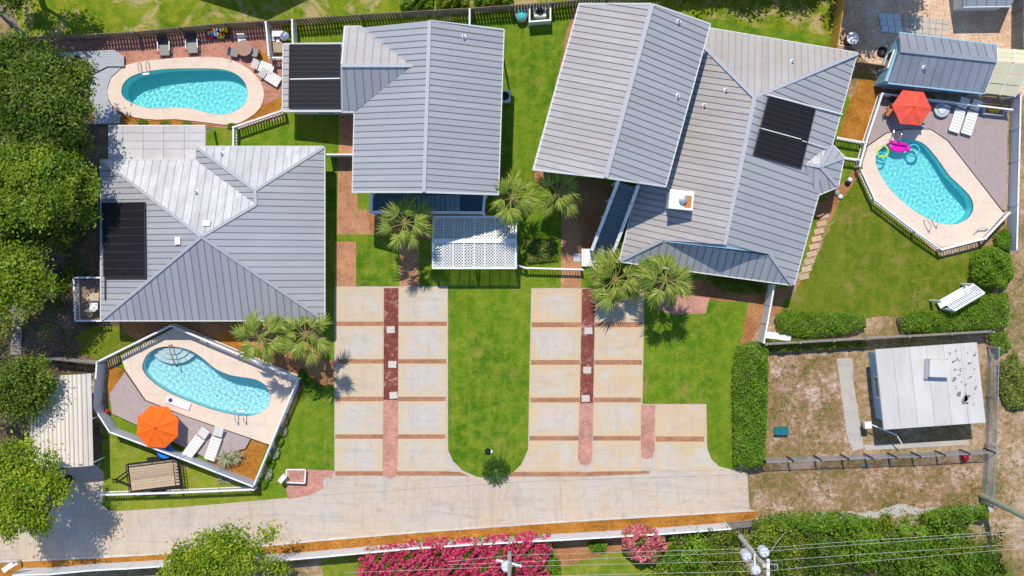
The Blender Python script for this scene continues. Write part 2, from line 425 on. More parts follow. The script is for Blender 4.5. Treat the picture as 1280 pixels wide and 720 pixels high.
# soil under the western trees
sheet('soil', [(-500,30),(28,50),(70,60),(140,160),(135,200),(150,400),(150,440),(122,455),(118,520),(135,545),(125,600),(128,640),(60,660),(-500,700)], z1-.004, M['leaf_litter'])
sheet('lawn', [(-60,-400),(1052,-400),(1040,62),(990,60),(640,60),(360,50),(28,62)], z1, M['lawn_north'])
sheet('lawn', [(351,42),(650,20),(735,5),(1040,45),(1085,210),(985,360),(958,372),(932,440),(919,470),(921,584),(905,588),(560,597),(380,620),(125,640),(128,545),(150,440),(152,405),(260,405),(258,155),(352,150)], z1+.006, M['lawn_green'], [HOLES[1]])
sheet('lawn', [(1010,345),(1075,205),(1092,240),(1178,322),(1262,300),(1262,330),(1225,395),(975,400),(966,392)], z1+.009, M['lawn_back'])
sheet('lawn', [(129,549),(205,553),(318,612),(322,628),(240,636),(140,642),(128,600)], z2, M['lawn_rough'])
sheet('lawn', [(100,416),(120,408),(150,406),(168,410),(172,425),(155,440),(138,448),(118,450),(104,444),(92,440),(104,430),(90,424)], z2, M['lawn_back'])
sheet('lawn', [(690,682),(840,668),(860,760),(420,780),(400,700),(455,690)], z1, M['lawn_rough'])
sheet('dry_yard', [(960,440),(1060,440),(1066,500),(1080,565),(960,572)], z1, M['dry_yard'])
sheet('dry_yard', [(935,586),(1235,575),(1240,640),(940,660)], z1, M['dry_yard'])
sheet('dry_yard', [(1238,180),(1400,160),(1400,900),(1150,900),(1225,640),(1240,440),(1262,330)], z1+.003, M['dry_ground'])
sheet('gravel_yard', [(1060,-300),(1500,-300),(1500,60),(1290,120),(1100,110),(1072,66),(1046,58)], z1+.002, M['river_gravel'])
sheet('pine_straw_bed', [(1072,100),(1104,96),(1100,118),(1078,178),(1047,172)], z3, M['pine_straw'])
# driveway and its long kerb bed
DRV = [(-300,655),(0,640),(60,624),(100,634),(145,639),(225,634),(320,626),(362,622),(388,618),(404,610),(414,598),(418,588),(418,358),(560,358),(560,562),(566,576),(578,588),(596,596),(620,599),(640,592),(652,580),(660,562),(664,360),(806,360),(803,505),(883,505),(884,560),(889,574),(899,583),(918,588),(934,590),(937,637),(700,651),(520,664),(400,674),(330,681),(200,691),(110,696),(0,700),(-300,712)]
drive = sheet('driveway', DRV, z2+.01, M['drive_concrete'])
sheet('kerb', [(937,637),(700,651),(520,664),(400,674),(330,681),(200,691),(110,696),(-40,702),(-40,705),(110,698.5),(200,693.5),(330,683.5),(400,676.5),(520,666.5),(700,653.5),(946,639)], .06, M['kerb_concrete'], thick=.06)
sheet('pine_straw_bed', [(946,639),(700,653),(520,666),(400,676),(330,683),(200,693),(110,698),(-60,706),(-60,730),(150,706),(330,696),(520,679),(700,669),(905,655),(948,648)], z1+.004, M['pine_straw'])
sheet('pine_straw_bed', [(690,678),(845,664),(838,680),(760,692),(700,710)], z2, M['dirt_mulch'])
# pieces inset in the driveway: slabs, brick bands, walks -- children of the driveway
def quad(x0, y0, x1, y1, tx=0): return [(x0, y0), (x1, y0), (x1 + tx, y1), (x0 + tx, y1)]
rows = [(360, 402), (407.5, 449), (454.5, 496), (501.5, 543), (548.5, 589)]
def taper(xt, xb, y): return xt + (xb - xt) * (y - 360) / 230
def slab_cols(xa, xb, ra, rb, rws, name, mat, zz, th):
    for y0, y1 in rws:
        q = [(taper(xa, ra, y0), y0), (taper(xb, rb, y0), y0), (taper(xb, rb, y1), y1), (taper(xa, ra, y1), y1)]
        sheet(name, q, zz, M[mat], thick=th, parent=drive)
slab_cols(420, 479, 419, 478, rows, 'concrete_slab', 'slab_concrete', z4+.01, .04)
slab_cols(499, 559.5, 497.5, 557, rows, 'concrete_slab', 'slab_concrete', z4+.01, .04)
bands = [(402, 407.5), (449, 454.5), (496, 501.5), (543, 548.5), (589, 594.5)]
slab_cols(420, 480, 419, 479, bands, 'brick_band', 'brick_band', z4, .03)
slab_cols(498, 559, 496, 556, bands, 'brick_band', 'brick_band', z4, .03)
sheet('brick_band', [(556,589),(575,590),(586,595),(556,594.5)], z4, M['brick_band'], parent=drive)
rows2 = [(362, 403), (409, 450), (456, 497), (503, 545), (550.5, 589)]
slab_cols(665.5, 726.5, 661, 722, rows2[:4], 'concrete_slab', 'slab_tan', z4+.01, .04)
slab_cols(745, 804, 741, 800, rows2[:4], 'concrete_slab', 'slab_tan', z4+.01, .04)
sheet('concrete_slab', [(662,551),(723,551),(722,589),(648,589),(657,575)], z4+.01, M['slab_tan'], thick=.04, parent=drive)
sheet('concrete_slab', [(741.5,551),(801,551),(801,589),(741,589)], z4+.01, M['slab_tan'], thick=.04, parent=drive)
sheet('concrete_slab', quad(820, 507, 881, 545.5), z4+.01, M['slab_tan'], thick=.04, parent=drive)
sheet('concrete_slab', [(820,552),(882,552),(886,568),(892,578),(905,588),(820,588)], z4+.01, M['slab_tan'], thick=.04, parent=drive)
bands2 = [(403, 409), (450, 456), (497, 503), (545, 550.5)]
slab_cols(665.5, 727, 661, 722.5, bands2, 'brick_band', 'brick_band', z4, .03)
slab_cols(744.5, 804, 740.5, 800, bands2, 'brick_band', 'brick_band', z4, .03)
sheet('brick_band', quad(819.5, 545.5, 880, 552), z4, M['brick_band'], parent=drive)
sheet('brick_band', [(640,590),(732,590),(732,595.5),(636,595.5)], z4, M['brick_band'], parent=drive)
sheet('brick_band', [(732,590),(812,588.5),(812,592),(732,595.5)], z4, M['brick_band'], parent=drive)
sheet('rock_strip', quad(480, 360, 498, 500, -.6), z4+.004, M['red_rock'], parent=drive)
sheet('rock_strip', quad(727.5, 361, 744, 504, -2.6), z4+.004, M['red_rock'], parent=drive)
sheet('brick_walk', [(479.5,500),(497.5,500),(496.5,590),(494,596),(488,598),(481,596),(478.5,590)], z4+.016, M['brick_walk'], parent=drive)
sheet('brick_walk', [(724.5,504),(741.5,504),(740,572),(738,579),(731.5,582),(725,579),(722.5,572)], z4+.016, M['brick_walk'], parent=drive)
sheet('brick_walk', [(801.5,506),(819,506),(818,562),(816,571),(809,573.5),(802,571),(801,562)], z4+.016, M['brick_walk'], parent=drive)
for ln in ([(404,619),(470,614.5),(560,608.5),(640,603),(700,600.5),(800,597.5),(934,593)], [(236,634),(234,688)], [(342,624),(340,680)], [(452,616),(454,669)], [(585,607),(588,659)], [(700,600.5),(703,651)], [(820,597),(822,644)]):
    mb = MB(); q = [P(x, y, z2 + .0145) for x, y in ln]
    for a_, b_ in zip(q, q[1:]):
        s_ = Vector((-(b_ - a_).y, (b_ - a_).x, 0)).normalized() * .01; mb.add([a_ - s_, b_ - s_, b_ + s_, a_ + s_], [(0, 1, 2, 3)])
    mb.build('joint', M['joint'], drive)
def stepping(px, py, rz, parent=None):
    c = P(px, py, z4 + .03)
    mb = MB().box(c, (.5, .42, .06), rz)
    return mb
STEP = [(488.5, 412, .06), (490.5, 455.5, -.05), (492, 494, .08), (735.5, 413.5, .02), (734, 462.5, 0), (732, 498, .03)]
for i, (x, y, r) in enumerate(STEP):
    o = stepping(x, y, r).build('stepping_stone', M['stone_pale'])
    side = 'left' if i < 3 else 'right'
    tag(o, f"square white stepping stone in the {side} red rock strip, {('top', 'middle', 'bottom')[i % 3]} of its three", 'stepping stone', 'white stepping stones in the parking strips')
# paths, patios
sheet('brick_path', [(424,142),(441,142),(441,238),(446,240),(447,262),(466,262),(466,293),(421,293)], z2, M['brick_path'])
sheet('brick_path', [(418,302),(445,302),(445,360),(418,360)], z2, M['brick_path'])
sheet('brick_path', [(499,303),(524,303),(524,360),(499,360)], z2, M['brick_path'])
sheet('brick_path', [(702,225),(732,225),(727,335),(726,364),(701,364)], z2, M['brick_path'])
sheet('dirt_bed', [(719,225),(770,228),(742,312),(728,312)], z2+.004, M['dirt_mulch'])
sheet('dirt_bed', [(458,262),(610,262),(612,278),(545,280),(540,300),(464,292)], z2+.004, M['dirt_mulch'])
sheet('dirt_bed', [(668,214),(716,8),(722,8),(690,215),(680,232),(668,228)], z2, M['dirt_mulch'])
sheet('brick_path', [(825,366),(887,372),(882,392),(842,393),(822,388)], z3, M['brick_walk'])
sheet('dirt_bed', [(775,340),(985,362),(975,392),(955,392),(925,460),(921,470),(916,468),(928,420),(936,378),(885,374),(780,358)], z2, M['dirt_mulch'])
sheet('dirt_bed', [(1000,355),(1030,248),(1046,235),(1078,205),(1080,212),(1050,250),(1025,300),(1003,345),(985,370)], z2+.004, M['dirt_mulch'])
for i in range(9):
    t = i / 8.0; x = 1030 + (1005 - 1030) * t; y = 270 + (346 - 270) * t
    o = MB().box(P(x, y, .05), (.62, .32, .05), .25).build('stepping_stone', M['paver_tan'])
    tag(o, ('topmost','second','third','fourth','fifth','sixth','seventh','eighth','lowest')[i] + ' tan paving stone down the east wall from the terracotta pot', 'stepping stone', 'paving stones along the east wall')
sheet('brick_patio', [(62,52),(352,32),(352,140),(330,152),(300,162),(262,158),(150,158),(62,150)], z1+.01, M['brick_patio'], [HOLES[0]])
sheet('pine_straw_bed', [(150,143),(200,148),(290,157),(262,160),(150,157)], z2+.004, M['pine_straw'])
sheet('pine_straw_bed', [(322,62),(336,70),(334,78),(322,74)], z2+.004, M['pine_straw'])
sheet('pine_straw_bed', [(296,150),(330,130),(352,120),(352,136),(310,152)], z2+.004, M['pine_straw'])
sheet('pine_straw_bed', [(92,352),(128,352),(128,402),(92,402)], z2+.02, M['pine_straw'])
sheet('dirt_bed', [(150,402),(405,402),(402,450),(420,450),(420,482),(392,486),(365,478),(300,445),(218,408),(176,425),(152,418)], z2+.004, M['dirt_mulch'])
sheet('pine_straw_bed', [(270,412),(320,432),(330,448),(300,446),(262,428)], z3, M['pine_straw'])
sheet('dirt_bed', [(374,478),(384,470),(322,618),(318,612)], z2+.004, M['dirt_mulch'])
sheet('concrete_path', [(1046,448),(1068,448),(1066,472),(1080,560),(1066,564),(1058,540)], z2, M['grey_concrete'])
sheet('concrete_path', [(1066,447),(1086,447),(1088,476),(1068,478)], z2+.004, M['dry_ground'])
sheet('concrete_path', [(1080,556),(1210,550),(1212,556),(1082,563)], z2+.008, M['grey_concrete'])
sheet('concrete_path', [(130,590),(128,632),(140,642),(60,630),(60,590),(118,580)], z2+.006, M['drive_concrete'])
sheet('gravel_path', [(940,648),(1240,630),(1242,640),(950,662)], z2, M['grey_concrete'])
sheet('brick_patio', [(358,586),(418,588),(414,600),(404,611),(388,619),(360,624),(357,606)], z3+.002, M['brick_walk'])

# ================================================================== POOLS
t = NT('pool_plaster'); p = t.coords('World')
n = t.noise(p, 1.2, 4, .6)
t.finish(t.mix(n, (.52, .87, .92), (.62, .92, .95)), .8, 0, .2)
t = NT('pool_plaster_deep'); p = t.coords('World'); n = t.noise(p, 1.2, 4, .6)
t.finish(t.mix(n, (.34, .86, .88), (.44, .9, .92)), .8, 0, .2)
t = NT('pool_tile'); t.finish((.02, .3, .4), .4)
def water_mat(name, tint):
    t = NT(name); g = t.n('BsdfGlass', IOR=1.33, Roughness=0.0); g.inputs['Color'].default_value = (*tint, 1)
    t.l(g.outputs[0], t.out.inputs['Surface'])
    return t.m
water_mat('pool_water', (.88, .99, 1.0)); water_mat('pool_water_teal', (.82, .99, .99))
def pool(label, outline, coping, zd, deep, axis, mats, watermat):
    """coping with a hole, basin with sloping floor, tile line, water"""
    base = P(sum(q[0] for q in outline) / len(outline), sum(q[1] for q in outline) / len(outline), 0)
    th = thing('swimming_pool', label, 'pool', base)
    if coping: sheet('coping', coping, zd, M['pool_coping'], [outline], thick=zd - .005, parent=th)
    top = [P(x, y, zd) for x, y in outline]; m = len(top)
    a0, a1 = [P(x, y, 0) for x, y in axis]; ax = (a1 - a0); L = ax.length; ax.normalize()
    def fz(q):
        u = min(1, max(0, (q - a0).dot(ax) / L)); return -deep[0] - (deep[1] - deep[0]) * u
    mb = MB()
    bot = [Vector((q.x, q.y, fz(q))) for q in top]
    mb.add([Vector((q.x, q.y, zd - .03)) for q in top] + bot, [(i, (i + 1) % m, m + (i + 1) % m, m + i) for i in range(m)])
    cen = Vector((base.x, base.y, 0))
    rings = [bot]
    for k in (.66, .33):
        rings.append([Vector((cen.x + (q.x - cen.x) * k, cen.y + (q.y - cen.y) * k, 0)) for q in top])
    for r in rings[1:]:
        for q in r: q.z = fz(q)
    for ra, rb in zip(rings, rings[1:]):
        mb.add(ra + rb, [(i, (i + 1) % m, m + (i + 1) % m, m + i) for i in range(m)])
    mb.add(rings[-1], [tuple(range(m))])
    basin = mb.build('basin', M[mats], th)
    lip = MB(); ins = [Vector((q.x, q.y, zd - .14)) for q in inset([(q.x, q.y) for q in top], .012) for q in [Vector((q.x, q.y, 0))]]
    tp = top if area2([(q.x, q.y) for q in top]) > 0 else list(reversed(top))
    lip.add([Vector((q.x, q.y, zd - .012)) for q in ins] + [Vector((q.x, q.y, zd - .16)) for q in ins], [(i, (i + 1) % m, m + (i + 1) % m, m + i) for i in range(m)])
    lip.build('tile_band', M['pool_tile'], th)
    wz = zd - .09; xs = [q.x for q in top]; ys = [q.y for q in top]; st = .042
    gx = np.arange(min(xs) - .1, max(xs) + .1, st); gy = np.arange(min(ys) - .1, max(ys) + .1, st)
    X, Y = np.meshgrid(gx, gy); rng = np.random.default_rng(len(outline)); Z = np.zeros_like(X)
    for i in range(34):                                # wind ripples: many short crossing waves
        a = rng.uniform(0, 6.283); lam = rng.uniform(.14, .42); kk = 6.283 / lam
        Z += np.sin((X * math.cos(a) + Y * math.sin(a)) * kk + rng.uniform(0, 6.283)) * lam * .0014
    big = [(q.x, q.y) for q in inset([(q.x, q.y) for q in top], -.06)]
    cxs, cys = (X[:-1, :-1] + st / 2).ravel(), (Y[:-1, :-1] + st / 2).ravel(); ok = in_poly(cxs, cys, big)
    nx = len(gx); jj, ii = np.divmod(np.arange(len(cxs)), nx - 1); k0 = jj * nx + ii
    fs = np.stack([k0, k0 + 1, k0 + 1 + nx, k0 + nx], 1)[ok]
    used, inv = np.unique(fs, return_inverse=True); co = np.stack([X.ravel(), Y.ravel(), Z.ravel() + wz], 1)[used] - np.array(base)
    me = bpy.data.meshes.new('water'); me.from_pydata(co.tolist(), [], inv.reshape(-1, 4).tolist()); me.materials.append(M[watermat])
    me.polygons.foreach_set('use_smooth', [True] * len(me.polygons)); me.update()
    wo = link('water', me, th)
    wo.cycles.is_caustics_caster = True; basin.cycles.is_caustics_receiver = True
    return th
cop1 = smooth_closed([(133,115),(136,98),(150,85),(170,78),(210,73),(260,71),(290,75),(312,87),(326,103),(330,118),(325,135),(310,148),(290,156),(265,154),(240,151),(218,149),(195,149.5),(170,147),(150,140),(138,128)], 2)
cop2 = [(157,463),(150,445),(221,408),(375.5,472),(340,557),(314,548),(230,519),(182,500)]
cop3 = [(1078,205),(1085,183),(1108,167),(1130,162),(1163,162),(1184,176),(1209,208),(1254,266),(1231,297),(1177,309),(1146,289),(1095,250),(1079,218)]
pool('kidney swimming pool with cream rim on the brick patio at top left', POOL1, cop1, .12, (1.1, 2.0), ((305,120),(155,110)), 'pool_plaster_deep', 'pool_water_teal')
p2 = pool('kidney swimming pool beside the bright orange umbrella', POOL2, cop2, .3, (.8, 1.5), ((185,450),(335,500)), 'pool_plaster', 'pool_water')
pool('pear shaped swimming pool with magenta float near the coral umbrella', POOL3, cop3, .3, (.7, 1.6), ((1125,190),(1200,270)), 'pool_plaster_deep', 'pool_water_teal')
# curved entry steps in the lower pool
c = P(214, 438, 0); c.z = 0
for k, r in enumerate((1.45, 1.05, .62)):
    pts = []; zt = -.42 + k * .2
    cc = P(215, 434.5, .2)
    for i in range(13):
        a = math.pi + math.pi * i / 12 + .12
        pts.append(Vector((cc.x + r * math.cos(a), cc.y + r * .72 * math.sin(a), zt - .25)))
    MB().prism(pts, (0, 0, .25)).build('entry_step', M['white_trim'], p2).cycles.is_caustics_receiver = True

# ================================================================== DECKS
def boards(name, poly, z, ang, w, mat, label, thick=.0, gap=.008, cat=None):
    """a raised deck: frame below and boards with real gaps (too fine to count)"""
    pts = PL(poly, z); cx = sum((q for q in pts), Vector()) / len(pts)
    th = thing('wooden_deck', label, 'deck', (cx.x, cx.y, 0))
    low = [Vector((q.x, q.y, 0.02)) for q in pts]
    MB().prism(low, (0, 0, z - .06)).build('deck_frame', M['deck_gap'], th)
    n = Vector((-math.sin(ang), math.cos(ang), 0)); ds = [n.dot(q) for q in pts]
    mb = MB(); d = min(ds)
    while d < max(ds):
        s = clip(clip(pts, n, d, False), n, d + w - gap, True)
        if len(s) > 2:
            m = len(s); mb.add([q - Vector((0, 0, .035)) for q in s] + s, [tuple(range(m, 2 * m))] + [(i, (i + 1) % m, m + (i + 1) % m, m + i) for i in range(m)])
        d += w
    o = mb.build('boards', M[mat], th); o['kind'] = 'stuff'
    return th
boards('d', [(156,465),(181,501),(230,520),(313,549),(306,561),(290,565),(261,574),(208,548),(140,517),(137,492)], .28, R(52), .145, 'deck_mauve', 'weathered mauve plank deck holding the orange umbrella')
boards('d', [(1102,122),(1260,141),(1257,262),(1253.5,263),(1210.5,208),(1185,175),(1163.5,161),(1130,161),(1107,166),(1084,182)], .28, R(90), .145, 'deck_mauve', 'weathered mauve plank deck holding the coral umbrella')
boards('d', [(68,66),(142,62),(155,70),(155,83),(134,83),(112,94),(111,118),(100,119),(92,118),(70,118)], .34, R(-3), .14, 'deck_grey', 'upper pale grey composite deck left of the pool')
boards('d', [(112,95),(134,84),(152,84),(138,97),(133,112),(136,128),(146,139),(150,146),(150,154),(118,155),(118,140),(111,122)], .2, R(-3), .14, 'deck_grey', 'lower pale grey composite deck step beside the kidney pool rim')
sheet('pine_straw_bed', [(137,458),(157,462),(139,492),(133,490)], z3+.01, M['pine_straw'])
sheet('pine_straw_bed', [(261,576),(290,566),(306,562),(313,549),(334,555),(316,606)], z3+.01, M['pine_straw'])
# ================================================================== HOUSES
PLANES = {}
def roof_face(roof, slab, key, pts, mat, eaves=(), spacing=.53, seam='seam', fascia=None, rib=.04, rw=.03, down=None):
    """one slope: a slab, standing-seam panels (each a piece of the roof) and trim along the eaves"""
    w = [P(*q) for q in pts]; n = newell(w); p0 = sum(w, Vector()) / len(w)
    w = [q - n * n.dot(q - p0) for q in w]                  # make it truly flat
    PLANES[key] = (n, p0)
    slab.prism([q - n * .004 for q in w], -n * .14)
    g = Vector((n.x, n.y, 0)); g = g.normalized() if g.length > .03 and down is None else Vector(down or (0, -1, 0))
    u = Vector((-g.y, g.x, 0)); ds = [u.dot(q) for q in w]
    d = min(ds) - random.random() * spacing * .5
    while d < max(ds):
        s = clip(clip(w, u, d, False), u, d + spacing, True)
        if len(s) > 2:
            mb = MB(); m = len(s)
            lo = [q + n * .002 for q in s]; hi = [q + n * .03 for q in s]
            mb.add(lo + hi, [tuple(range(m, 2 * m))] + [(i, (i + 1) % m, m + (i + 1) % m, m + i) for i in range(m)])
            r = clip(clip(w, u, d, False), u, d + rw, True)
            if len(r) > 2 and d > min(ds):
                m = len(r); mb.add([q + n * .02 for q in r] + [q + n * (.03 + rib) for q in r], [tuple(range(m, 2 * m))] + [(i, (i + 1) % m, m + (i + 1) % m, m + i) for i in range(m)], 1)
            mb.build('panel', [M[mat], M[seam]], roof)
        d += spacing
    if fascia is not None:
        for i, j in eaves:
            a, b = w[i], w[j]; o = Vector((0, 0, -.06)) + g * .05
            fascia.bar(a + o, b + o, .07, .2)
    return w
def cap(mb, a, b, w=.17, h=.07, up=.07):
    mb.bar(P(*a) + Vector((0, 0, up)), P(*b) + Vector((0, 0, up)), w, h)
def walls(mb, pts2, z0, z1): mb.prism([Vector((q[0], q[1], z0)) for q in pts2], (0, 0, z1 - z0))
def windows(house, pts2, z, skip=(), w=1.1, h=1.2, step=3.2):
    if area2(pts2) < 0: pts2 = list(reversed(pts2))
    m = len(pts2)
    for i in range(m):
        if i in skip: continue
        a = Vector((*pts2[i], 0)) if len(pts2[i]) == 2 else Vector(pts2[i]); b = Vector((*pts2[(i + 1) % m], 0)); d = b - a; L = d.length
        if L < 2: continue
        d.normalize(); nrm = Vector((d.y, -d.x, 0)); k = max(1, int(L / step)); rz = math.atan2(d.y, d.x)
        for j in range(k):
            c = a + d * (L * (j + .5) / k) + Vector((0, 0, z))
            f = MB()
            for sx in (-1, 1): f.box(c + d * sx * (w / 2) + nrm * .03, (.09, .1, h + .18), rz)
            for sz in (-1, 1): f.box(c + Vector((0, 0, sz * (h / 2 + .045))) + nrm * .03, (w - .09, .1, .09), rz)
            wo = f.build('window', M['white_trim'], house)
            MB().box(c + nrm * .015, (w - .09, .05, h), rz).build('pane', M['glass_dark'], wo)
def solar(house, key, quad, nrib, frame='solar_rib'):
    """black pool-heating mat lying on a roof slope"""
    pl = PLANES[key]; n = pl[0]
    q = [on_plane(x, y, (n, pl[1] + n * .1)) for x, y in quad]
    mb = MB().prism(q, n * .05)
    o = mb.build('solar_mat', M['solar_black'], house)
    rb = MB()
    for i in range(nrib + 1):
        t = i / nrib
        rb.bar(q[0].lerp(q[3], t) + n * .06, q[1].lerp(q[2], t) + n * .06, .05, .03)
    rb.build('ribs', M[frame], o)
    pp = MB()
    for a, b in ((q[0], q[3]), (q[1], q[2])):
        MB().tube(a + n * .08, b + n * .08, .05, 6).build('header_pipe', M['solar_rib'], o)
    return o, q
def vent(house, key, x, y, kind='pipe'):
    pl = PLANES[key]; c = on_plane(x, y, (pl[0], pl[1] + pl[0] * .03))
    mb = MB()
    if kind == 'pipe':
        mb.lathe(c, [(.16, -.05), (.14, .06), (.07, .1), (.06, .42)], 10)
        mb.lathe(c + Vector((0, 0, .42)), [(.045, 0), (.045, .012)], 8, 1)
    else:
        rz = math.atan2(pl[0].y, pl[0].x)
        mb.box(c + Vector((0, 0, .1)), (.26, .36, .22), rz); mb.box(c + Vector((0, 0, .21)), (.32, .44, .04), rz)
    mb.build('roof_vent', [M['white_trim'], M['dark_metal']], house)
def gable_body(eL0, eL1, eR0, eR1, r0, r1, ins, end):
    """walls under a gable roof; L/R eave ends, ridge ends (0 = top of the picture, 1 = bottom)"""
    mb = MB(); zt = []
    def mv(a, b, d): return a + (b - a).normalized() * d
    L0, R0 = mv(eL0, eR0, ins), mv(eR0, eL0, ins); L1, R1 = mv(eL1, eR1, ins), mv(eR1, eL1, ins)
    L0, L1 = mv(L0, L1, end), mv(L1, L0, end); R0, R1 = mv(R0, R1, end), mv(R1, R0, end); a0, a1 = mv(r0, r1, end), mv(r1, r0, end)
    sl = (r0.z - eL0.z) / (Vector((r0.x - eL0.x, r0.y - eL0.y)).length)
    for q in (L0, L1, R0, R1): q.z = eL0.z + ins * sl - .2
    a0.z = a1.z = r0.z - .22
    g = [Vector((q.x, q.y, 0)) for q in (L0, L1, R1, R0)]
    mb.add(g + [L0, L1, R1, R0, a0, a1], [(0, 1, 5, 4), (2, 3, 7, 6), (1, 2, 6, 9, 5), (3, 0, 4, 8, 7), (4, 5, 9, 8), (6, 7, 8, 9), (3, 2, 1, 0)])
    return mb, [(q.x, q.y) for q in (L0, L1, R1, R0)]

# ---------------------------------------------------------------- hip-roofed house (left)
ZE = 3.0; ZA = 5.8; ZS = 4.6
h1 = thing('hip_roof_house', 'single storey house with pyramid grey metal hip roof and black solar mat', 'house', P(262, 300, 0))
roof = MB().build('roof', M['seam'], h1) if False else None
def start_roof(house):
    return bpy.data.objects.new('roof', bpy.data.meshes.new('roof'))
class Bars(list):
    def bar(s, *a): s.append(MB().bar(*a))
class RoofKit:
    """collects the slab of a roof while panels hang under the roof object"""
    def __init__(s, house):
        s.house = house; s.slab = MB(); s.fascia = Bars(); s.caps = Bars()
        s.o = bpy.data.objects.new('roof', bpy.data.meshes.new('roof')); COL.objects.link(s.o); s.o.parent = house
    def face(s, key, pts, mat, eaves=(), **kw): return roof_face(s.o, s.slab, key, pts, mat, eaves, fascia=s.fascia, **kw)
    def done(s, mat='seam_light', capmat='ridge_metal', fmat='trim_pale'):
        tmp = s.slab.build('tmp', M[mat], s.house); s.o.data = tmp.data; bpy.data.objects.remove(tmp)
        for c in s.caps: c.build('ridge_cap', M[capmat], s.o)
        for c in s.fascia: c.build('fascia', M[fmat], s.o)
k = RoofKit(h1)
k.face('h1n', [(130,201,ZE),(245,200,ZE),(320,256,ZS),(252,296,ZA)], 'roof_grey_sunlit', [(0,1)], seam='seam_light', rib=.025, spacing=.47)
k.face('h1n2', [(246,184,ZE),(405,184,ZE),(319,238,ZS)], 'roof_grey_sunlit', [(0,1)], seam='seam_light', rib=.025, spacing=.47)
k.face('h1v', [(246,184,ZE),(319,238,ZS),(320,256,ZS),(245,200,ZE)], 'roof_grey', [(3,0)], spacing=0.36)
k.face('h1e', [(252,296,ZA),(320,256,ZS),(319,238,ZS),(405,184,ZE),(405,400,ZE)], 'roof_grey', [(3,4)], spacing=0.4)
k.face('h1s', [(252,296,ZA),(405,400,ZE),(127,400,ZE)], 'roof_grey_v', [(1,2)], spacing=0.43)
k.face('h1w', [(252,296,ZA),(127,400,ZE),(127,200,ZE)], 'roof_grey', [(1,2)], spacing=0.35)
for a, b in (((127,200,ZE),(252,296,ZA)),((127,400,ZE),(252,296,ZA)),((405,400,ZE),(252,296,ZA)),((320,256,ZS),(252,296,ZA)),((319,238,ZS),(405,184,ZE)),((246,184,ZE),(319,238,ZS)),((319,238,ZS),(320,256,ZS))): cap(k.caps, a, b)
k.done()
ev = [(q.x, q.y) for q in (P(127,200,ZE), P(127,400,ZE), P(405,400,ZE), P(405,184,ZE), P(246,184,ZE), P(246,200,ZE))]
wl = [(q.x, q.y) for q in inset(ev, .5)]
mb = MB(); walls(mb, wl, 0, 2.95); mb.build('wall', M['wall_cream'], h1); windows(h1, wl, 1.6)
solar(h1, 'h1w', [(129,254),(182,253),(183,346),(131,346)], 9)
for x, y, kd in ((246,240,'pipe'),(259,279,'box'),(223,301,'box'),(278,192,'pipe')): vent(h1, {246:'h1n',259:'h1n',223:'h1w',278:'h1n2',210:'h1n'}[x], x, y, kd)
mb = MB(); 
for a, b in (((131,348),(183,348)),((131.5,348),(131.5,375))):
    mb.tube(on_plane(*a, (PLANES['h1w'][0], PLANES['h1w'][1] + PLANES['h1w'][0] * .12)), on_plane(*b, (PLANES['h1w'][0], PLANES['h1w'][1] + PLANES['h1w'][0] * .12)), .05)
mb.build('pipe', M['solar_rib'], h1)
# flat patio cover on its north side
pc = thing('patio_cover', 'flat pale metal patio cover of square sheets north of the hip roof house', 'patio cover', P(197, 180, 0))
z = 2.75; zz = 2.9
for i, (x0, x1) in enumerate(((137,153.6),(154.1,179),(179.5,204.5),(205,230.5),(231,257))):
    for y0, y1 in ((157,166),(166.4,176),(176.4,186),(186.4,199)):
        MB().prism(PL([(x0,y0),(x1,y0),(x1,y1),(x0,y1)], z), (0, 0, .05)).build('sheet', M['roof_patio'], pc)
MB().prism(PL([(136.5,156.5),(257.5,156.5),(257.5,199.5),(136.5,199.5)], z - .16), (0, 0, .15)).build('frame', M['white_trim'], pc)
for x, y in ((138,158),(197,158),(256,158),(138,197)): MB().box((P(x, y, z - .2).x, P(x, y, z - .2).y, (z - .15) / 2), (.12, .12, z - .16)).build('post', M['white_trim'], pc)

# ---------------------------------------------------------------- two-storey gable house (middle)
E2, R2 = 6.5, 9.0; W2 = 8.4
h2 = thing('gable_house', 'two storey house with grey metal gable roof, cross gable and black solar mat', 'house', P(535, 150, 0))
k = RoofKit(h2)
k.face('h2w', [(450,35,E2),(537,26,R2),(530,240,R2),(441,240,E2),(443,139,E2),(518,82,W2)], 'roof_grey', [(3,4)], spacing=0.355)
k.face('h2e', [(537,26,R2),(629,37,E2),(622,243,E2),(530,240,R2)], 'roof_grey', [(1,2)], spacing=0.355)
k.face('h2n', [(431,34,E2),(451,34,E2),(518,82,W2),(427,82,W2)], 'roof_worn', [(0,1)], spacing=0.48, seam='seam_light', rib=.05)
k.face('h2s', [(427,82,W2),(518,82,W2),(443,139,E2),(428,139,E2)], 'roof_grey_v', [(2,3)], spacing=0.48)
k.face('h2l', [(355,55,3.0),(434,54,3.7),(434,139,3.7),(354,139,3.0)], 'roof_worn', [(0,3)], spacing=0.38)
for a, b in (((537,26,R2),(530,240,R2)),((427,82,W2),(518,82,W2)),((518,82,W2),(450,34,E2))): cap(k.caps, a, b, .2)
for a, b in (((622,243,E2),(530,240,R2)),((530,240,R2),(441,240,E2)),((537,26,R2),(629,37,E2)),((427,82,W2),(431,34,E2)),((427,82,W2),(428,139,E2)),((354,139,3.0),(434,139,3.7)),((355,55,3.0),(434,54,3.7))): k.fascia.bar(P(*a) - Vector((0,0,.08)), P(*b) - Vector((0,0,.08)), .1, .24)
k.done()
mb, wl = gable_body(P(448,35,E2), P(441,240,E2), P(629,37,E2), P(622,243,E2), P(537,26,R2), P(530,240,R2), .5, .55)
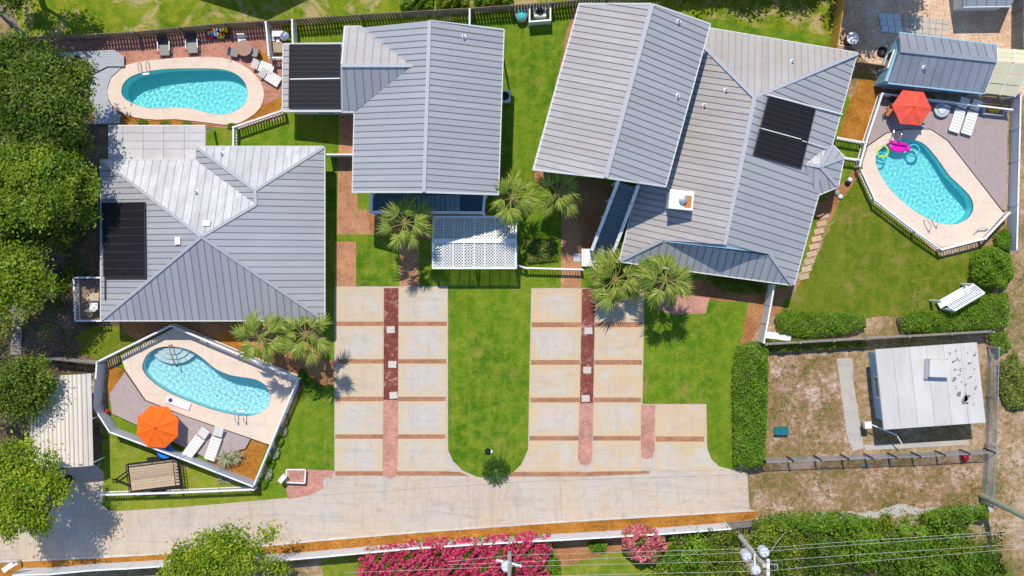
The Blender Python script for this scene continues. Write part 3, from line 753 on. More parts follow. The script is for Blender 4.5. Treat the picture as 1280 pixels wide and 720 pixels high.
mb.build('wall', M['wall_blue'], h2); windows(h2, wl, 4.9, step=3.0); windows(h2, wl, 1.7, step=3.0)
mb = MB(); walls(mb, [(q.x, q.y) for q in (P(434,36,E2), P(434,137,E2), P(450,137,E2), P(450,36,E2))], 0, 6.45)
mb.add([P(433,38,E2), P(433,136,E2), P(430,82,W2-.3), P(452,38,E2), P(452,136,E2), P(452,82,W2-.3)], [(0,1,2),(3,5,4),(0,3,5,2),(1,2,5,4),(0,1,4,3)])
mb.build('wall', M['wall_blue'], h2)
wl = [(q.x, q.y) for q in (P(361,57,3.0), P(361,136,3.0), P(446,136,3.0), P(446,57,3.0))]
mb = MB(); walls(mb, wl, 0, 2.95); mb.build('wall', M['wall_cream'], h2)
windows(h2, wl, 1.5)
solar(h2, 'h2l', [(363,56),(426,56),(426.5,135),(362,135)], 14)
a = on_plane(362, 99, (PLANES['h2l'][0], PLANES['h2l'][1] + PLANES['h2l'][0] * .17)); b = on_plane(427, 98, (PLANES['h2l'][0], PLANES['h2l'][1] + PLANES['h2l'][0] * .17))
MB().tube(a, b, .04).build('pipe', M['white_trim'], h2)
vent(h2, 'h2e', 580, 46)
for x, y in ((443,139),(628,50)): MB().tube(P(x, y, E2 - .1), P(x, y, E2 - .1) - Vector((0, 0, 6.2)), .06).build('downspout', M['white_trim'], h2)
# front porch with railing and steps
zf = 2.6
porch = [(464,243),(604,243),(604,264),(464,264)]
pw = PL(porch, zf)
MB().prism(pw, (0, 0, -.2)).build('porch_floor', M['porch_boards'], h2)
rl = MB(); zr = zf + 1.0
pr = [P(464,243,zr), P(463,265,zr), P(604,266,zr), P(606,243,zr)]
for a, b in zip(pr, pr[1:]): rl.bar(a, b, .16, .1); rl.bar(a - Vector((0,0,.8)), b - Vector((0,0,.8)), .08, .08)
rl.build('porch_rail', M['white_vinyl'], h2)
bal = MB().box((0, 0, 0), (.04, .04, .75)).build('baluster', M['white_vinyl']); bme = bal.data; bpy.data.objects.remove(bal)
for a, b in zip(pr, pr[1:]):
    nb = int((b - a).length / .22)
    for i in range(1, nb): link('baluster', bme, h2, a.lerp(b, i / nb) - Vector((0, 0, .42)))
for q in pr + [pr[1].lerp(pr[2], .5)]: MB().box((q.x, q.y, (zr + .1) / 2), (.16, .16, zr + .1)).build('post', M['white_vinyl'], h2)
for i in range(9):
    x = 524 + i * 6; MB().box(P(x, 254, zf + .1 + i * .17), (.26, .95, .06)).build('step', M['stair_boards'], h2)

# ---------------------------------------------------------------- large house (right): tall gable wing and low hip wing
h3 = thing('large_house', 'largest house, tall grey gable wing joined to wide low roof with chimney', 'house', P(860, 190, 0))
k = RoofKit(h3); EU, RU, EL, RL = 7.0, 9.2, 3.0, 6.4
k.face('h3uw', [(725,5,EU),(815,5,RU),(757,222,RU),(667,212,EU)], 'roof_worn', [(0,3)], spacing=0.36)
k.face('h3ue', [(815,5,RU),(887,30,EU),(831,233,EU),(757,222,RU)], 'roof_grey', [(1,2)], spacing=0.38)
A, B = (943,122,RL), (905,306,RL)
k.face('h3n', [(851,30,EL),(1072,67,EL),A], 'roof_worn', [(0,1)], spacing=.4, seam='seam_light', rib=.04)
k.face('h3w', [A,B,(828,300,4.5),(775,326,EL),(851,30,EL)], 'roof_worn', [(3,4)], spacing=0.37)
k.face('h3e', [A,(1072,67,EL),(990,356,EL),(962,318,4.4),B], 'roof_grey', [(1,2)], spacing=0.44)
k.face('h3s', [(828,301,4.38),(962,319,4.3),(990,356,EL),(775,326,EL)], 'roof_grey_v', [(2,3)], spacing=0.45)
# bay roof on the east eave
bp = (1025,208,3.95)
k.face('b1', [(1007,205,3.95),(1033,184,3.1),bp], 'roof_grey_sunlit', [], spacing=.6, seam='seam_light')
k.face('b2', [(1033,184,3.1),(1041,181,3.05),(1054,197,3.0),bp], 'roof_grey', [(1,2)], spacing=.5)
k.face('b3', [(1054,197,3.0),(1047,233,3.0),bp], 'roof_grey', [(0,1)], spacing=.5)
k.face('b4', [(1047,233,3.0),(1023,243,3.02),bp], 'roof_grey', [(0,1)], spacing=.5)
k.face('b5', [(1023,243,3.02),(1013,236,3.3),(1007,206,3.95),bp], 'roof_grey', [], spacing=.5)
for a, b in (((815,5,RU),(757,222,RU)),(A,B)): cap(k.caps, a, b, .26)
for a, b in ((A,(1072,67,EL)),(A,(851,30,EL)),((828,300,4.45),(775,326,EL)),((962,318,4.35),(990,356,EL)),((1007,205,3.95),bp),((1054,197,3.0),bp),((1047,233,3.0),bp),((1041,181,3.05),bp)): cap(k.caps, a, b, .2)
for a, b in (((831,233,EU),(757,222,RU)),((757,222,RU),(667,212,EU)),((725,5,EU),(815,5,RU)),((815,5,RU),(887,30,EU)),((667,212,EU),(725,5,EU))): k.fascia.bar(P(*a) - Vector((0,0,.08)), P(*b) - Vector((0,0,.08)), .1, .26)
k.done()
mb, wl = gable_body(P(725,5,EU), P(667,212,EU), P(887,30,EU), P(831,233,EU), P(815,5,RU), P(757,222,RU), .45, .75)
mb.build('wall', M['wall_blue'], h3); windows(h3, wl, 5.2, step=2.6); windows(h3, wl, 1.7, skip=(1, 2), step=2.6)
ev = [(q.x, q.y) for q in (P(851,30,EL), P(775,326,EL), P(990,356,EL), P(1072,67,EL))]
wl = [(q.x, q.y) for q in inset(ev, .55)]
mb = MB(); walls(mb, wl, 0, 2.95); mb.build('wall', M['wall_cream'], h3); windows(h3, wl, 1.6)
mb = MB(); g = [P(830,302,4.4), P(905,310,6.25), P(961,317,4.35)]; mb.prism(g, (0, .2, 0)); mb.build('gable_wall', M['wall_blue'], h3)
wl = [(q.x, q.y) for q in (P(1035,190,3), P(1050,199,3), P(1044,230,3), P(1022,238,3))]
mb = MB(); walls(mb, wl, 0, 2.95); mb.build('bay_wall', M['wall_cream'], h3); windows(h3, wl, 1.6, w=.8)
sm, q = solar(h3, 'h3e', [(960,120),(1018,136),(1000,210),(941,193)], 12)
n = PLANES['h3e'][0]; pl = (n, PLANES['h3e'][1] + n * .18)
mb = MB(); mb.tube(on_plane(950,160,pl), on_plane(1001,174,pl), .035); mb.tube(on_plane(1003,176,pl), on_plane(1034,185,pl), .03); mb.tube(on_plane(960,118.5,pl), on_plane(1053,143,pl), .05)
mb.build('pipe', M['white_trim'], h3)
for kx, x, y in (('h3ue',848,27),('h3ue',847,120),('h3w',880,132),('h3w',907,113),('h3n',990,77)): vent(h3, kx, x, y)
# chimney
c = on_plane(846, 252, PLANES['h3w']); ch = MB().box((c.x, c.y, c.z + .55), (1.2, .95, 2.7), -.1).build('chimney', M['wall_white'], h3)
MB().box((c.x, c.y, c.z + 1.95), (1.4, 1.1, .1), -.1).build('chimney_cap', M['white_trim'], ch)
MB().box((c.x + .38, c.y - .1, c.z + 2.01), (.4, .7, .02), -.1).build('rust_patch', M['rust'], ch)
MB().lathe((c.x + .08, c.y, c.z + 2.0), [(.17, 0), (.17, .2), (.24, .22), (.22, .3), (.08, .34)], 14).build('flue', M['galvanised'], ch)
# outside staircase down from the tall wing
st = thing('outdoor_staircase', 'outdoor staircase with white rails in the shade of the tall gable wing', 'staircase', P(765, 280, 0))
t0, t1 = P(785, 232, 3.4), P(751, 318, .55)
d = (t1 - t0); hd = Vector((d.x, d.y, 0)).normalized()
rz = math.atan2(hd.y, hd.x)
for i in range(19):
    q = t0.lerp(t1, (i + .5) / 19); MB().box(q, (.3, 1.05, .05), rz).build('tread', M['stair_boards'], st)
for a, b in ((P(773, 226, 4.5), P(740, 312, 1.6)), (P(798, 232, 4.5), P(764, 323, 1.9))):
    MB().bar(a, b, .2, .09).build('handrail', M['white_vinyl'], st)
    MB().bar(a - Vector((0, 0, .95)), b - Vector((0, 0, .95)), .06, .28).build('stringer', M['white_vinyl'], st)
    for i in range(5):
        q = a.lerp(b, i / 4); MB().box((q.x, q.y, (q.z + .1) / 2), (.12, .12, q.z + .1), rz).build('post', M['white_vinyl'], st)
land = PL([(727,311),(741,313),(742,318),(764,318),(765,333),(727,333)], .34)
boards('d', [(727,311),(741,311),(742,317),(764,318),(766,333),(727,333)], .34, R(90), .14, 'white_trim', 'small pale landing deck at the foot of the outdoor staircase')

# ---------------------------------------------------------------- small flat-roofed building (lower right)
sh = thing('flat_roof_building', 'small white flat roofed building stained with tar on its right side', 'building', P(1165, 485, 0))
F = [(1094,437,3.0),(1221,428,3.0),(1232,528,3.0),(1105,537,3.0)]
fw = [P(*q) for q in F]
MB().prism([q - Vector((0,0,.2)) for q in fw], (0, 0, .18)).build('roof_slab', M['white_trim'], sh)
for i in range(6):
    a, b = i / 6 + .0012, (i + 1) / 6 - .0012
    MB().prism([fw[0].lerp(fw[1], a), fw[0].lerp(fw[1], b), fw[3].lerp(fw[2], b), fw[3].lerp(fw[2], a)], (0, 0, .03)).build('roof_sheet', M['roof_flat'], sh)
wl = [(q.x, q.y) for q in inset([(q.x, q.y) for q in fw], .35)]
mb = MB(); walls(mb, wl, 0, 2.8); mb.build('wall', M['wall_blue'], sh); windows(sh, wl, 1.7, w=1.3)
z = 3.06
MB().box(P(1172.5, 460, z + .3), (1.2, 1.05, .64), -.04).build('roof_hatch', M['roof_flat'], sh)
MB().box(P(1157.5, 461, z + .14), (.14, 1.2, .3), -.04).build('roof_strip', M['galvanised'], sh)  # low raised strip along the left side of the hatch
rs = random.Random(3)
for i in range(48):
    x, y = rs.uniform(1184, 1222), rs.uniform(434, 507)
    r = rs.uniform(.03, .11) * (3 if i < 4 else 1); ang = rs.uniform(.5, 1.4); el = rs.uniform(.15, .5)
    pts = []
    for j in range(11):
        a = 2 * math.pi * j / 11; rr = r * rs.uniform(.6, 1.1)
        u = Vector((rr * math.cos(a) * 1.2, rr * math.sin(a) * (el + .3), 0)); u.rotate(Matrix.Rotation(ang, 3, 'Z')); pts.append(P(x, y, z) + u)
    for q in pts: q.z = 3.036
    MB().add(pts, [tuple(range(11))]).build('tar_patch', M['tar'], sh)
# ---------------------------------------------------------------- neighbour shed (upper right)
s3 = thing('garden_shed', 'long blue walled shed with slate grey gable roof above the coral umbrella', 'shed', P(1180, 85, 0))
k = RoofKit(s3); se, sr = 2.5, 3.7
k.face('s3n', [(1124,41,se),(1246,58,se),(1246,76,sr),(1125,63,sr)], 'roof_slate', [(0,1)], spacing=.52, seam='seam', rib=.04)
k.face('s3s', [(1125,63,sr),(1246,76,sr),(1229,116,se),(1110,103,se)], 'roof_slate', [(2,3)], spacing=.52, seam='seam', rib=.03)
cap(k.caps, (1125,63,sr), (1246,76,sr), .25); k.done('seam_light', 'roof_slate', 'wall_blue')
wl = [(q.x, q.y) for q in (P(1127,44,se), P(1244,60,se), P(1227,112,se), P(1106,101,se))]
mb = MB(); walls(mb, wl, 0, 2.45); mb.prism([P(1127,45,2.45), P(1110,101,2.45), P(1125,63,3.55)], (.1, 0, 0)); mb.build('wall', M['wall_blue'], s3); windows(s3, wl, 1.5)
vent(s3, 's3s', 1155, 84)
x3 = thing('lean_to_roof', 'translucent cream polycarbonate lean-to on the end of the grey shed', 'lean-to', P(1255, 95, 0))
A1 = [P(1247,60,2.45),P(1290,63,2.45),P(1290,80,3.4),P(1247,77,3.4)]; A2 = [P(1247,77,3.4),P(1290,81,3.4),P(1269,121,2.4),P(1231,117,2.4)]
for Q in (A1, A2):
    for i in range(2):
        for j in range(3):
            f = lambda a, b: Q[0].lerp(Q[1], a).lerp(Q[3].lerp(Q[2], a), b)
            e = .012
            MB().prism([f(i/2+e, j/3+e), f((i+1)/2-e, j/3+e), f((i+1)/2-e, (j+1)/3-e), f(i/2+e, (j+1)/3-e)], (0, 0, .03)).build('sheet', M['shade_polycarb'], x3)
    mb = MB()
    for a in (0, .5, 1): mb.bar(Q[0].lerp(Q[1], a) - Vector((0,0,.05)), Q[3].lerp(Q[2], a) - Vector((0,0,.05)), .06, .08)
    mb.build('rafter', M['white_trim'], x3)
for q in (P(1268,119,2.3), P(1233,115,2.3)): MB().box((q.x, q.y, 1.15), (.1, .1, 2.3)).build('post', M['white_trim'], x3)
# neighbour roof corner at the top edge
n4 = thing('neighbour_outbuilding', 'corner of a grey roofed outbuilding on the gravel at the top edge', 'building', P(1230, -20, 0))
k = RoofKit(n4)
k.face('n4', [(1204,8,2.4),(1264,7,2.4),(1290,-55,3.6),(1204,-55,3.6)], 'roof_slate', [(0,1)], spacing=.6)
k.face('n4b', [(1204,-55,3.6),(1290,-55,3.6),(1290,-110,2.4),(1204,-110,2.4)], 'roof_slate', [(2,3)], spacing=.6); k.done()
mb = MB(); walls(mb, [(q.x, q.y) for q in (P(1208,4,2.4), P(1262,4,2.4), P(1286,-106,2.4), P(1208,-106,2.4))], 0, 2.35); mb.build('wall', M['wall_white'], n4)
# neighbour house north of the fence: only its shadow's tip reaches the picture
n5 = thing('neighbour_house', 'neighbour house whose gable shades the lawn at the top edge', 'house', P(285, -90, 0))
k = RoofKit(n5)
k.face('n5w', [(200,-170,5),(285,-175,7.6),(285,-85,7.6),(205,-75,5)], 'roof_grey', [(0,3)], spacing=.6)
k.face('n5e', [(285,-175,7.6),(360,-170,5),(365,-75,5),(285,-85,7.6)], 'roof_grey', [(1,2)], spacing=.6); k.done()
mb, wl = gable_body(P(200,-170,5), P(205,-75,5), P(360,-170,5), P(365,-75,5), P(285,-175,7.6), P(285,-85,7.6), .4, .4); mb.build('wall', M['wall_cream'], n5)
# cream metal carport at the left
cpt = thing('carport', 'cream ribbed metal carport roof dappled with tree shade at left', 'carport', P(78, 528, 0))
q = [P(36,470,2.7), P(113,467,2.7), P(116,582,2.7), P(38,585,2.7)]
nr = 15
for i in range(nr):
    a, b = i / nr, (i + 1) / nr
    def cz(t): return Vector((0, 0, .45 * (1 - (2 * t - 1) ** 4) - .1))
    top0, top1 = q[0].lerp(q[1], a) + cz(a), q[0].lerp(q[1], b) + cz(b); bo0, bo1 = q[3].lerp(q[2], a) + cz(a), q[3].lerp(q[2], b) + cz(b)
    mb = MB().prism([top0, top1, bo1, bo0], (0, 0, -.03)); mb.bar(top0 + Vector((0,0,.02)), bo0 + Vector((0,0,.02)), .07, .07, 1)
    mb.build('roof_sheet', [M['roof_cream'], M['carport_rib']], cpt)
for t in ((0, 0), (1, 0), (0, .5), (1, .5), (0, 1), (1, 1)):
    c = q[0].lerp(q[1], .04 + .92 * t[0]).lerp(q[3].lerp(q[2], .04 + .92 * t[0]), .02 + .96 * t[1]); MB().box((c.x, c.y, 1.3), (.08, .08, 2.6)).build('post', M['white_trim'], cpt)

# ================================================================== PERGOLA
pg = thing('pergola', 'white lattice roofed pergola between the two palms and the lawn', 'pergola', P(593, 303, 0))
z = 2.6
C4 = [P(542,271,z), P(645,271,z), P(645,335,z), P(541,335,z)]; rA, rB = P(541,301,z+.35), P(645,301,z+.35)
fr = MB()
for a, b in ((C4[0],C4[1]),(C4[2],C4[3])): fr.bar(a, b, .12, .18)
for a, b in ((C4[0],rA),(rA,C4[3]),(C4[1],rB),(rB,C4[2])): fr.bar(a, b, .1, .16)
fr.build('frame', M['white_vinyl'], pg)
MB().bar(rA, rB, .26, .16).build('ridge_beam', M['white_vinyl'], pg)
for i in range(1, 8):
    t = i / 8
    for e0, e1 in ((C4[0], C4[1]), (C4[3], C4[2])):
        MB().bar(e0.lerp(e1, t) + Vector((0,0,.02)), rA.lerp(rB, t) + Vector((0,0,.03)), .06 if i != 4 else .1, .1).build('rafter', M['white_vinyl'], pg)
def lattice(Q, step, w, name, th, mat):
    mb = MB(); e1, e2 = (Q[1] - Q[0]), (Q[3] - Q[0]); L1, L2 = e1.length, e2.length; u, v = e1.normalized(), e2.normalized(); nn = u.cross(v)
    for sgn, off in ((1, .02), (-1, .035)):
        nrm = (u + v * sgn).normalized(); d = (v * sgn * -1 + u).normalized()
        poly = [Vector((0,0,0)), u * L1, u * L1 + v * L2, v * L2]; ds = [nrm.dot(p) for p in poly]; t = min(ds) + step / 2
        while t < max(ds):
            s = clip(clip(poly, nrm, t, False), nrm, t + w, True)
            if len(s) > 2: mb.prism([Q[0] + p + nn * off for p in s], nn * .01)
            t += step
    o = mb.build(name, M[mat], th); o['kind'] = 'stuff'; return o
lattice([C4[0], C4[1], rB, rA], .13, .052, 'lattice', pg, 'white_vinyl')
lattice([rA, rB, C4[2], C4[3]], .13, .052, 'lattice', pg, 'white_vinyl')
for c in C4 + [C4[0].lerp(C4[1], .5), C4[3].lerp(C4[2], .5)]:
    MB().box((c.x, c.y, z / 2 - .05), (.14, .14, z - .12)).build('post', M['white_vinyl'], pg)
# ================================================================== FENCES
SHARED = {}
def shared_box(key, size, mat):
    if key not in SHARED:
        o = MB().box((0, 0, 0), size).build(key, M[mat]); SHARED[key] = o.data; bpy.data.objects.remove(o)
    return SHARED[key]
def line(pts, h, at_top=True):
    q = [P(x, y, h if at_top else 0) for x, y in pts]
    return [Vector((a.x, a.y, 0)) for a in q]
def fence(name, label, pts, h, kind, mat='white_vinyl', at_top=True, z0=0.0, spacing=.15, width=.08, bay=2.4, cat='fence', group=None, pmat=None, posts=True, cap_mat=None):
    L = line(pts, h + z0, at_top); mid = L[len(L) // 2]
    th = thing(name, label, cat, (mid.x, mid.y, z0), group)
    up = Vector((0, 0, 1)); rs = random.Random(len(label))
    pm = shared_box(f'post_{mat}_{h:.2f}', (.11, .11, h + .08), pmat or mat)
    for si, (a, b) in enumerate(zip(L, L[1:])):
        d = b - a; ln = d.length; d.normalize(); rz = math.atan2(d.y, d.x); nb = max(1, round(ln / bay))
        side = Vector((-d.y, d.x, 0))
        for i in range(nb + (1 if si == len(L) - 2 else 0)):
            if posts: link('post', pm, th, a + d * ln * i / nb + up * (z0 + (h + .08) / 2 - .02), rz)
        if kind in ('picket', 'board'):
            for zr in ((.18, h - .1) if kind == 'picket' else (.3, h * .55, h - .2)):
                w = .05 if kind == 'picket' else .07
                MB().bar(a + up * (z0 + zr) + side * .035, b + up * (z0 + zr) + side * .035, .045, .09).build('rail', M[mat], th)
            if kind == 'picket': MB().bar(a + up * (z0 + h), b + up * (z0 + h), .09, .05).build('top_rail', M[cap_mat or mat], th)
            key = f'{kind}_{mat}_{h:.2f}_{width}'; hh = h - (.08 if kind == 'picket' else 0)
            me = shared_box(key, (width, .022, hh), mat); n = int(ln / spacing)
            for i in range(n):
                link('picket' if kind == 'picket' else 'board', me, th, a + d * (i + .5) * ln / n + up * (z0 + hh / 2 + (0 if kind == 'picket' else rs.uniform(-.03, .03))) - side * .01, rz + (0 if kind == 'picket' else rs.uniform(-.06, .06)))
        elif kind == 'panel':
            for i in range(nb):
                p, q = a + d * (ln * i / nb + .06), a + d * (ln * (i + 1) / nb - .06)
                pn = MB().bar(p + up * (z0 + h / 2 + .03), q + up * (z0 + h / 2 + .03), .045, h - .1)
                o = pn.build('panel', M[mat], th)
                MB().bar(p + up * (z0 + h), q + up * (z0 + h), .09, .06).build('cap_rail', M[cap_mat or 'white_vinyl'], o)
        elif kind == 'chain':
            MB().tube(a + up * h, b + up * h, .03, 6).build('top_rail', M['galvanised'], th)
            mb = MB(); st = .14
            poly = [a + up * .05, b + up * .05, b + up * (h - .02), a + up * (h - .02)]
            for sg in (1, -1):
                nrm = (d + up * sg).normalized(); ds = [nrm.dot(p) for p in poly]; t = min(ds)
                while t < max(ds):
                    s = clip(clip(poly, nrm, t, False), nrm, t + .04, True)
                    if len(s) > 2: mb.add([p + side * .012 * sg for p in s], [tuple(range(len(s)))])
                    t += st
            o = mb.build('wire_mesh', M['chain_wire'], th); o['kind'] = 'stuff'
    return th
fence('wood_fence', 'long brown board fence running along the whole top edge', [(30,47),(165,40),(280,29),(360,24.5),(450,18),(590,10),(690,3),(760,-4),(900,-14),(1058,-25)], 1.75, 'board', 'wood_fence', spacing=.185, width=.145)
fence('wood_fence', 'short diagonal grey board fence in the top left corner', [(-45,-30),(0,14),(30,46)], 1.6, 'board', 'wood_fence_grey', spacing=.15, width=.145)
fence('wood_fence', 'new yellow timber fence between lawn and gravel yard', [(1062,-40),(1047.5,56)], 2.1, 'board', 'wood_yellow', spacing=.15, width=.147)
fence('wood_fence', 'brown board fence at the right edge of the gravel yard', [(1281,-50),(1280,64)], 2.0, 'board', 'wood_fence_grey', spacing=.15, width=.147)
fence('wood_fence', 'dark board fence between the patio cover yard and grey shed', [(1072,77),(1106,82)], 1.6, 'board', 'wood_fence', spacing=.15, width=.13)
fence('wood_fence', 'short board fence north of the cream carport', [(60,449),(121,455)], 1.7, 'board', 'wood_fence_grey', spacing=.16, width=.14)
fence('vinyl_fence', 'solid pale vinyl fence round the west and south of the umbrella pool', [(121,453),(117,509),(137,540),(226,573),(316,608)], 1.75, 'panel', 'grey_vinyl', bay=1.9)
fence('picket_fence', 'white picket fence round the north and east of the orange umbrella pool', [(122,452),(213,407),(372,474),(317,607)], 1.45, 'picket', 'white_vinyl', width=.085)
fence('picket_fence', 'low white picket fence in front of the flatbed trailer', [(124,619),(222,616),(317,612)], 1.15, 'picket', 'white_vinyl', width=.075)
fence('picket_fence', 'white picket fence beside the hip roof house and kidney pool', [(291.5,182),(291.5,159),(353,138)], 1.35, 'picket', 'white_vinyl', spacing=.17)
fence('vinyl_fence', 'white vinyl panel closing the gap between hip roof house and gable house', [(409,193),(441,193)], 1.8, 'panel')
fence('vinyl_fence', 'short white vinyl panel from the gable house to the top board fence', [(587,12),(587,36)], 1.7, 'panel')
fence('picket_fence', 'thin white picket fence from the pergola to the staircase landing', [(645,331),(657,335),(728,337)], 1.1, 'picket', spacing=.17, width=.05)
fence('picket_fence', 'white baluster railing west and north of the coral umbrella', [(1075,207),(1083,178),(1103,117),(1265,137)], 1.05, 'picket', spacing=.16, width=.05, z0=.28)
fence('picket_fence', 'white baluster railing round the south of the pear shaped pool', [(1077,213),(1094,250),(1146,290),(1178,312),(1232,298),(1262,266)], 1.0, 'picket', spacing=.17, width=.045, z0=.25)
fence('picket_fence', 'upper short white railing between large house and coral umbrella pool', [(1047,172),(1081,178)], 1.1, 'picket', spacing=.17, width=.05)
fence('picket_fence', 'lower short white railing between bay window and pear shaped pool', [(1055,197),(1076,200)], 1.1, 'picket', spacing=.17, width=.05)
fence('vinyl_fence', 'pale blue grey solid fence along the right side of the coral umbrella deck', [(1276,118),(1274,200),(1271,312)], 1.6, 'panel', 'grey_vinyl')
fence('vinyl_fence', 'white vinyl fence running down from the large house to the tall hedge', [(968,357),(955,428)], 2.1, 'panel', 'white_vinyl', bay=1.2)
fence('wood_fence', 'grey board fence behind the clipped hedges above the flat roofed building', [(958,431),(1085,424),(1242,415)], 1.7, 'board', 'wood_fence_grey', spacing=.16, width=.145)
fence('chain_link_fence', 'chain link fence below the flat roofed building', [(957,578),(1060,574),(1150,571),(1243,566)], 1.8, 'chain', 'galvanised', pmat='dark_metal', bay=1.75)
fence('chain_link_fence', 'tall chain link fence right of the flat roofed building', [(1249,435),(1246,560),(1241,634)], 2.0, 'chain', 'galvanised', bay=2.6)
WB = [(31,710),(74,709),(127,704),(168,702),(216,699),(322,693),(369,691),(415,687),(458,683),(520,677.5),(590,673),(659,669),(700,667),(820,660),(906,653.5)]
fence('vinyl_fence', 'long white vinyl fence along the bottom of the driveway', WB, 1.85, 'panel', 'white_vinyl', at_top=False, bay=2.5, pmat='white_trim')
fence('wood_fence', 'short grey slatted fence at the right end of the white fence', [(908,653),(942,650)], 1.85, 'board', 'wood_fence_grey', at_top=False, spacing=.16, width=.13)
# equipment enclosures
fence('vinyl_fence', 'left white panel of the outdoor grill nook', [(332,28),(336,69)], 1.8, 'panel')
fence('vinyl_fence', 'right white panel of the outdoor grill nook', [(365,25),(366,58)], 1.8, 'panel')
fence('picket_fence', 'low white railing across the front of the grill nook', [(337,72),(354,72)], 1.1, 'picket')
fence('vinyl_fence', 'small white three sided enclosure against the top fence', [(662,7),(662,27),(688,25),(688,4)], 1.3, 'panel')
# balcony west of the hip roof house
bd = thing('side_balcony', 'small west deck with white railing and table beside the hip roof house', 'balcony', P(112, 375, 0))
MB().prism(PL([(94,349),(133,349),(133,400),(94,400)], .5), (0,0,-.12)).build('floor', M['wood_fence'], bd)
for a, b in (((92,347),(128,347)), ((92,347),(94,401)), ((94,401),(128,401))):
    pa, pb = P(*a, 1.5), P(*b, 1.5); mb = MB()
    mb.bar(pa, pb, .1, .06); mb.bar(pa - Vector((0,0,.85)), pb - Vector((0,0,.85)), .06, .06); mb.build('rail', M['white_vinyl'], bd)
    n = int((pb - pa).length / .18)
    for i in range(n + 1): link('baluster', shared_box('baluster_w', (.05, .05, .85), 'white_vinyl'), bd, pa.lerp(pb, i / n) - Vector((0,0,.43)))

# ================================================================== FURNITURE AND SMALL THINGS
def umbrella(label, x, y, z, rad, nseg, mat, zg, rot=0):
    top = P(x, y, z); th = thing('patio_umbrella', label, 'umbrella', (top.x, top.y, zg))
    for i in range(nseg):
        a0, a1 = rot + 2 * math.pi * i / nseg, rot + 2 * math.pi * (i + 1) / nseg
        am = (a0 + a1) / 2
        p0 = top + Vector((math.cos(a0), math.sin(a0), 0)) * rad - Vector((0,0,.5)); p1 = top + Vector((math.cos(a1), math.sin(a1), 0)) * rad - Vector((0,0,.5))
        pm = top + Vector((math.cos(am), math.sin(am), 0)) * rad * .985 * math.cos(math.pi / nseg) - Vector((0,0,.5))
        h0, h1 = top.lerp(p0, .5) + Vector((0,0,.06)), top.lerp(p1, .5) + Vector((0,0,.06)); hm = top.lerp(pm, .5) + Vector((0,0,.0))
        mb = MB().add([top, h0, hm, h1, p0, pm, p1], [(0,1,2),(0,2,3),(1,4,5,2),(2,5,6,3)])
        mb.add([p0, pm, p1, p0 - Vector((0,0,.12)), pm - Vector((0,0,.12)), p1 - Vector((0,0,.12))], [(0,1,4,3),(1,2,5,4)])
        o = mb.build('canopy_panel', M[mat], th)
        MB().path([top + Vector((0,0,.005)), h0 + Vector((0,0,.005)), p0 + Vector((0,0,.005))], .011, 5).build('rib', M['seam_orange'], th)
    MB().tube((top.x, top.y, zg), top - Vector((0,0,.02)), .03).build('pole', M['galvanised'], th)
    MB().lathe(top - Vector((0,0,.02)), [(.07, 0), (.06, .06), (.02, .12)], 10).build('finial', M['seam_orange'], th)
    MB().lathe((top.x, top.y, zg), [(.3, 0), (.3, .06), (.06, .12)], 14).build('base', M['dark_metal'], th)
umbrella('bright orange eight sided umbrella on the lower left pool deck', 194, 535, 2.55, 1.36, 8, 'umbrella_orange', .28, R(20))
umbrella('coral red six sided umbrella on the upper right pool deck', 1143, 133, 2.55, 1.22, 6, 'umbrella_coral', .28, R(-5))
def make_lounger(mat, frame):
    th = thing('sun_lounger', 'x', 'sun lounger')
    def part(name, mb, m): return mb.build(name, M[m], th, base=Vector((0,0,0)))
    # feet at -x, head at +x
    for s in (-.3, .3): part('side_rail', MB().bar((-.98, s, .3), (.5, s, .3), .05, .07), frame)
    for x in (-.85, .45):
        for s in (-.3, .3): part('leg', MB().box((x, s, .14), (.05, .05, .28)), frame)
    for i in range(8): part('seat_slat', MB().box((-.9 + i * .185, 0, .34), (.165, .58, .035)), mat)
    R_ = Matrix.Rotation(R(-24), 3, 'Y')
    for i in range(4): part('back_slat', MB().box(Vector((.56, 0, .35)) + R_ @ Vector((.1 + i * .17, 0, 0)), (.15, .58, .035), rot=R_), mat)
    part('back_prop', MB().bar((.9, -.25, .1), (.95, -.25, .45), .04, .04), frame)
    return th
L0 = make_lounger('white_fabric', 'white_vinyl')
spots = [(244.5,555,.28,53,'white slatted lounger beside the orange umbrella, nearer the umbrella'),
         (268,556,.28,71,'white slatted lounger beside the orange umbrella, farther from the umbrella'),
         (1198,146,.28,72,'white lounger beside the coral umbrella, nearer the umbrella'),
         (1213.5,149,.28,72,'white lounger beside the coral umbrella, farther from the umbrella'),
         (330,84,.03,160,'white lounger by the grill nook, upper of the two'),
         (339,97,.03,148,'white lounger by the grill nook, lower of the two')]
for i, (x, y, z, a, lab) in enumerate(spots):
    o = L0 if i == 0 else copy_tree(L0)
    o.location = P(x, y, z + .3); o.location.z = z; o.rotation_euler = (0, 0, R(a)); o['label'] = lab; o['group'] = 'white sun loungers'
    if i >= 4: o.scale = (.62, 1, 1)
def make_sling():
    th = thing('sling_chair', 'x', 'chair')
    b = lambda name, mb, m: mb.build(name, M[m], th, base=Vector((0,0,0)))
    b('seat', MB().bar((0,-.42,.34), (0,.25,.36), .62, .06), 'grey_fabric')
    b('backrest', MB().bar((0,.25,.38), (0,.8,.85), .62, .06), 'dark_fabric')
    for s in (-.36, .36):
        b('armrest', MB().bar((s,-.15,.58), (s,.42,.6), .06, .04), 'white_trim')
        for y in (-.3, .3): b('leg', MB().box((s, y, .29), (.05, .05, .58)), 'dark_metal')
    return th
S0 = make_sling()
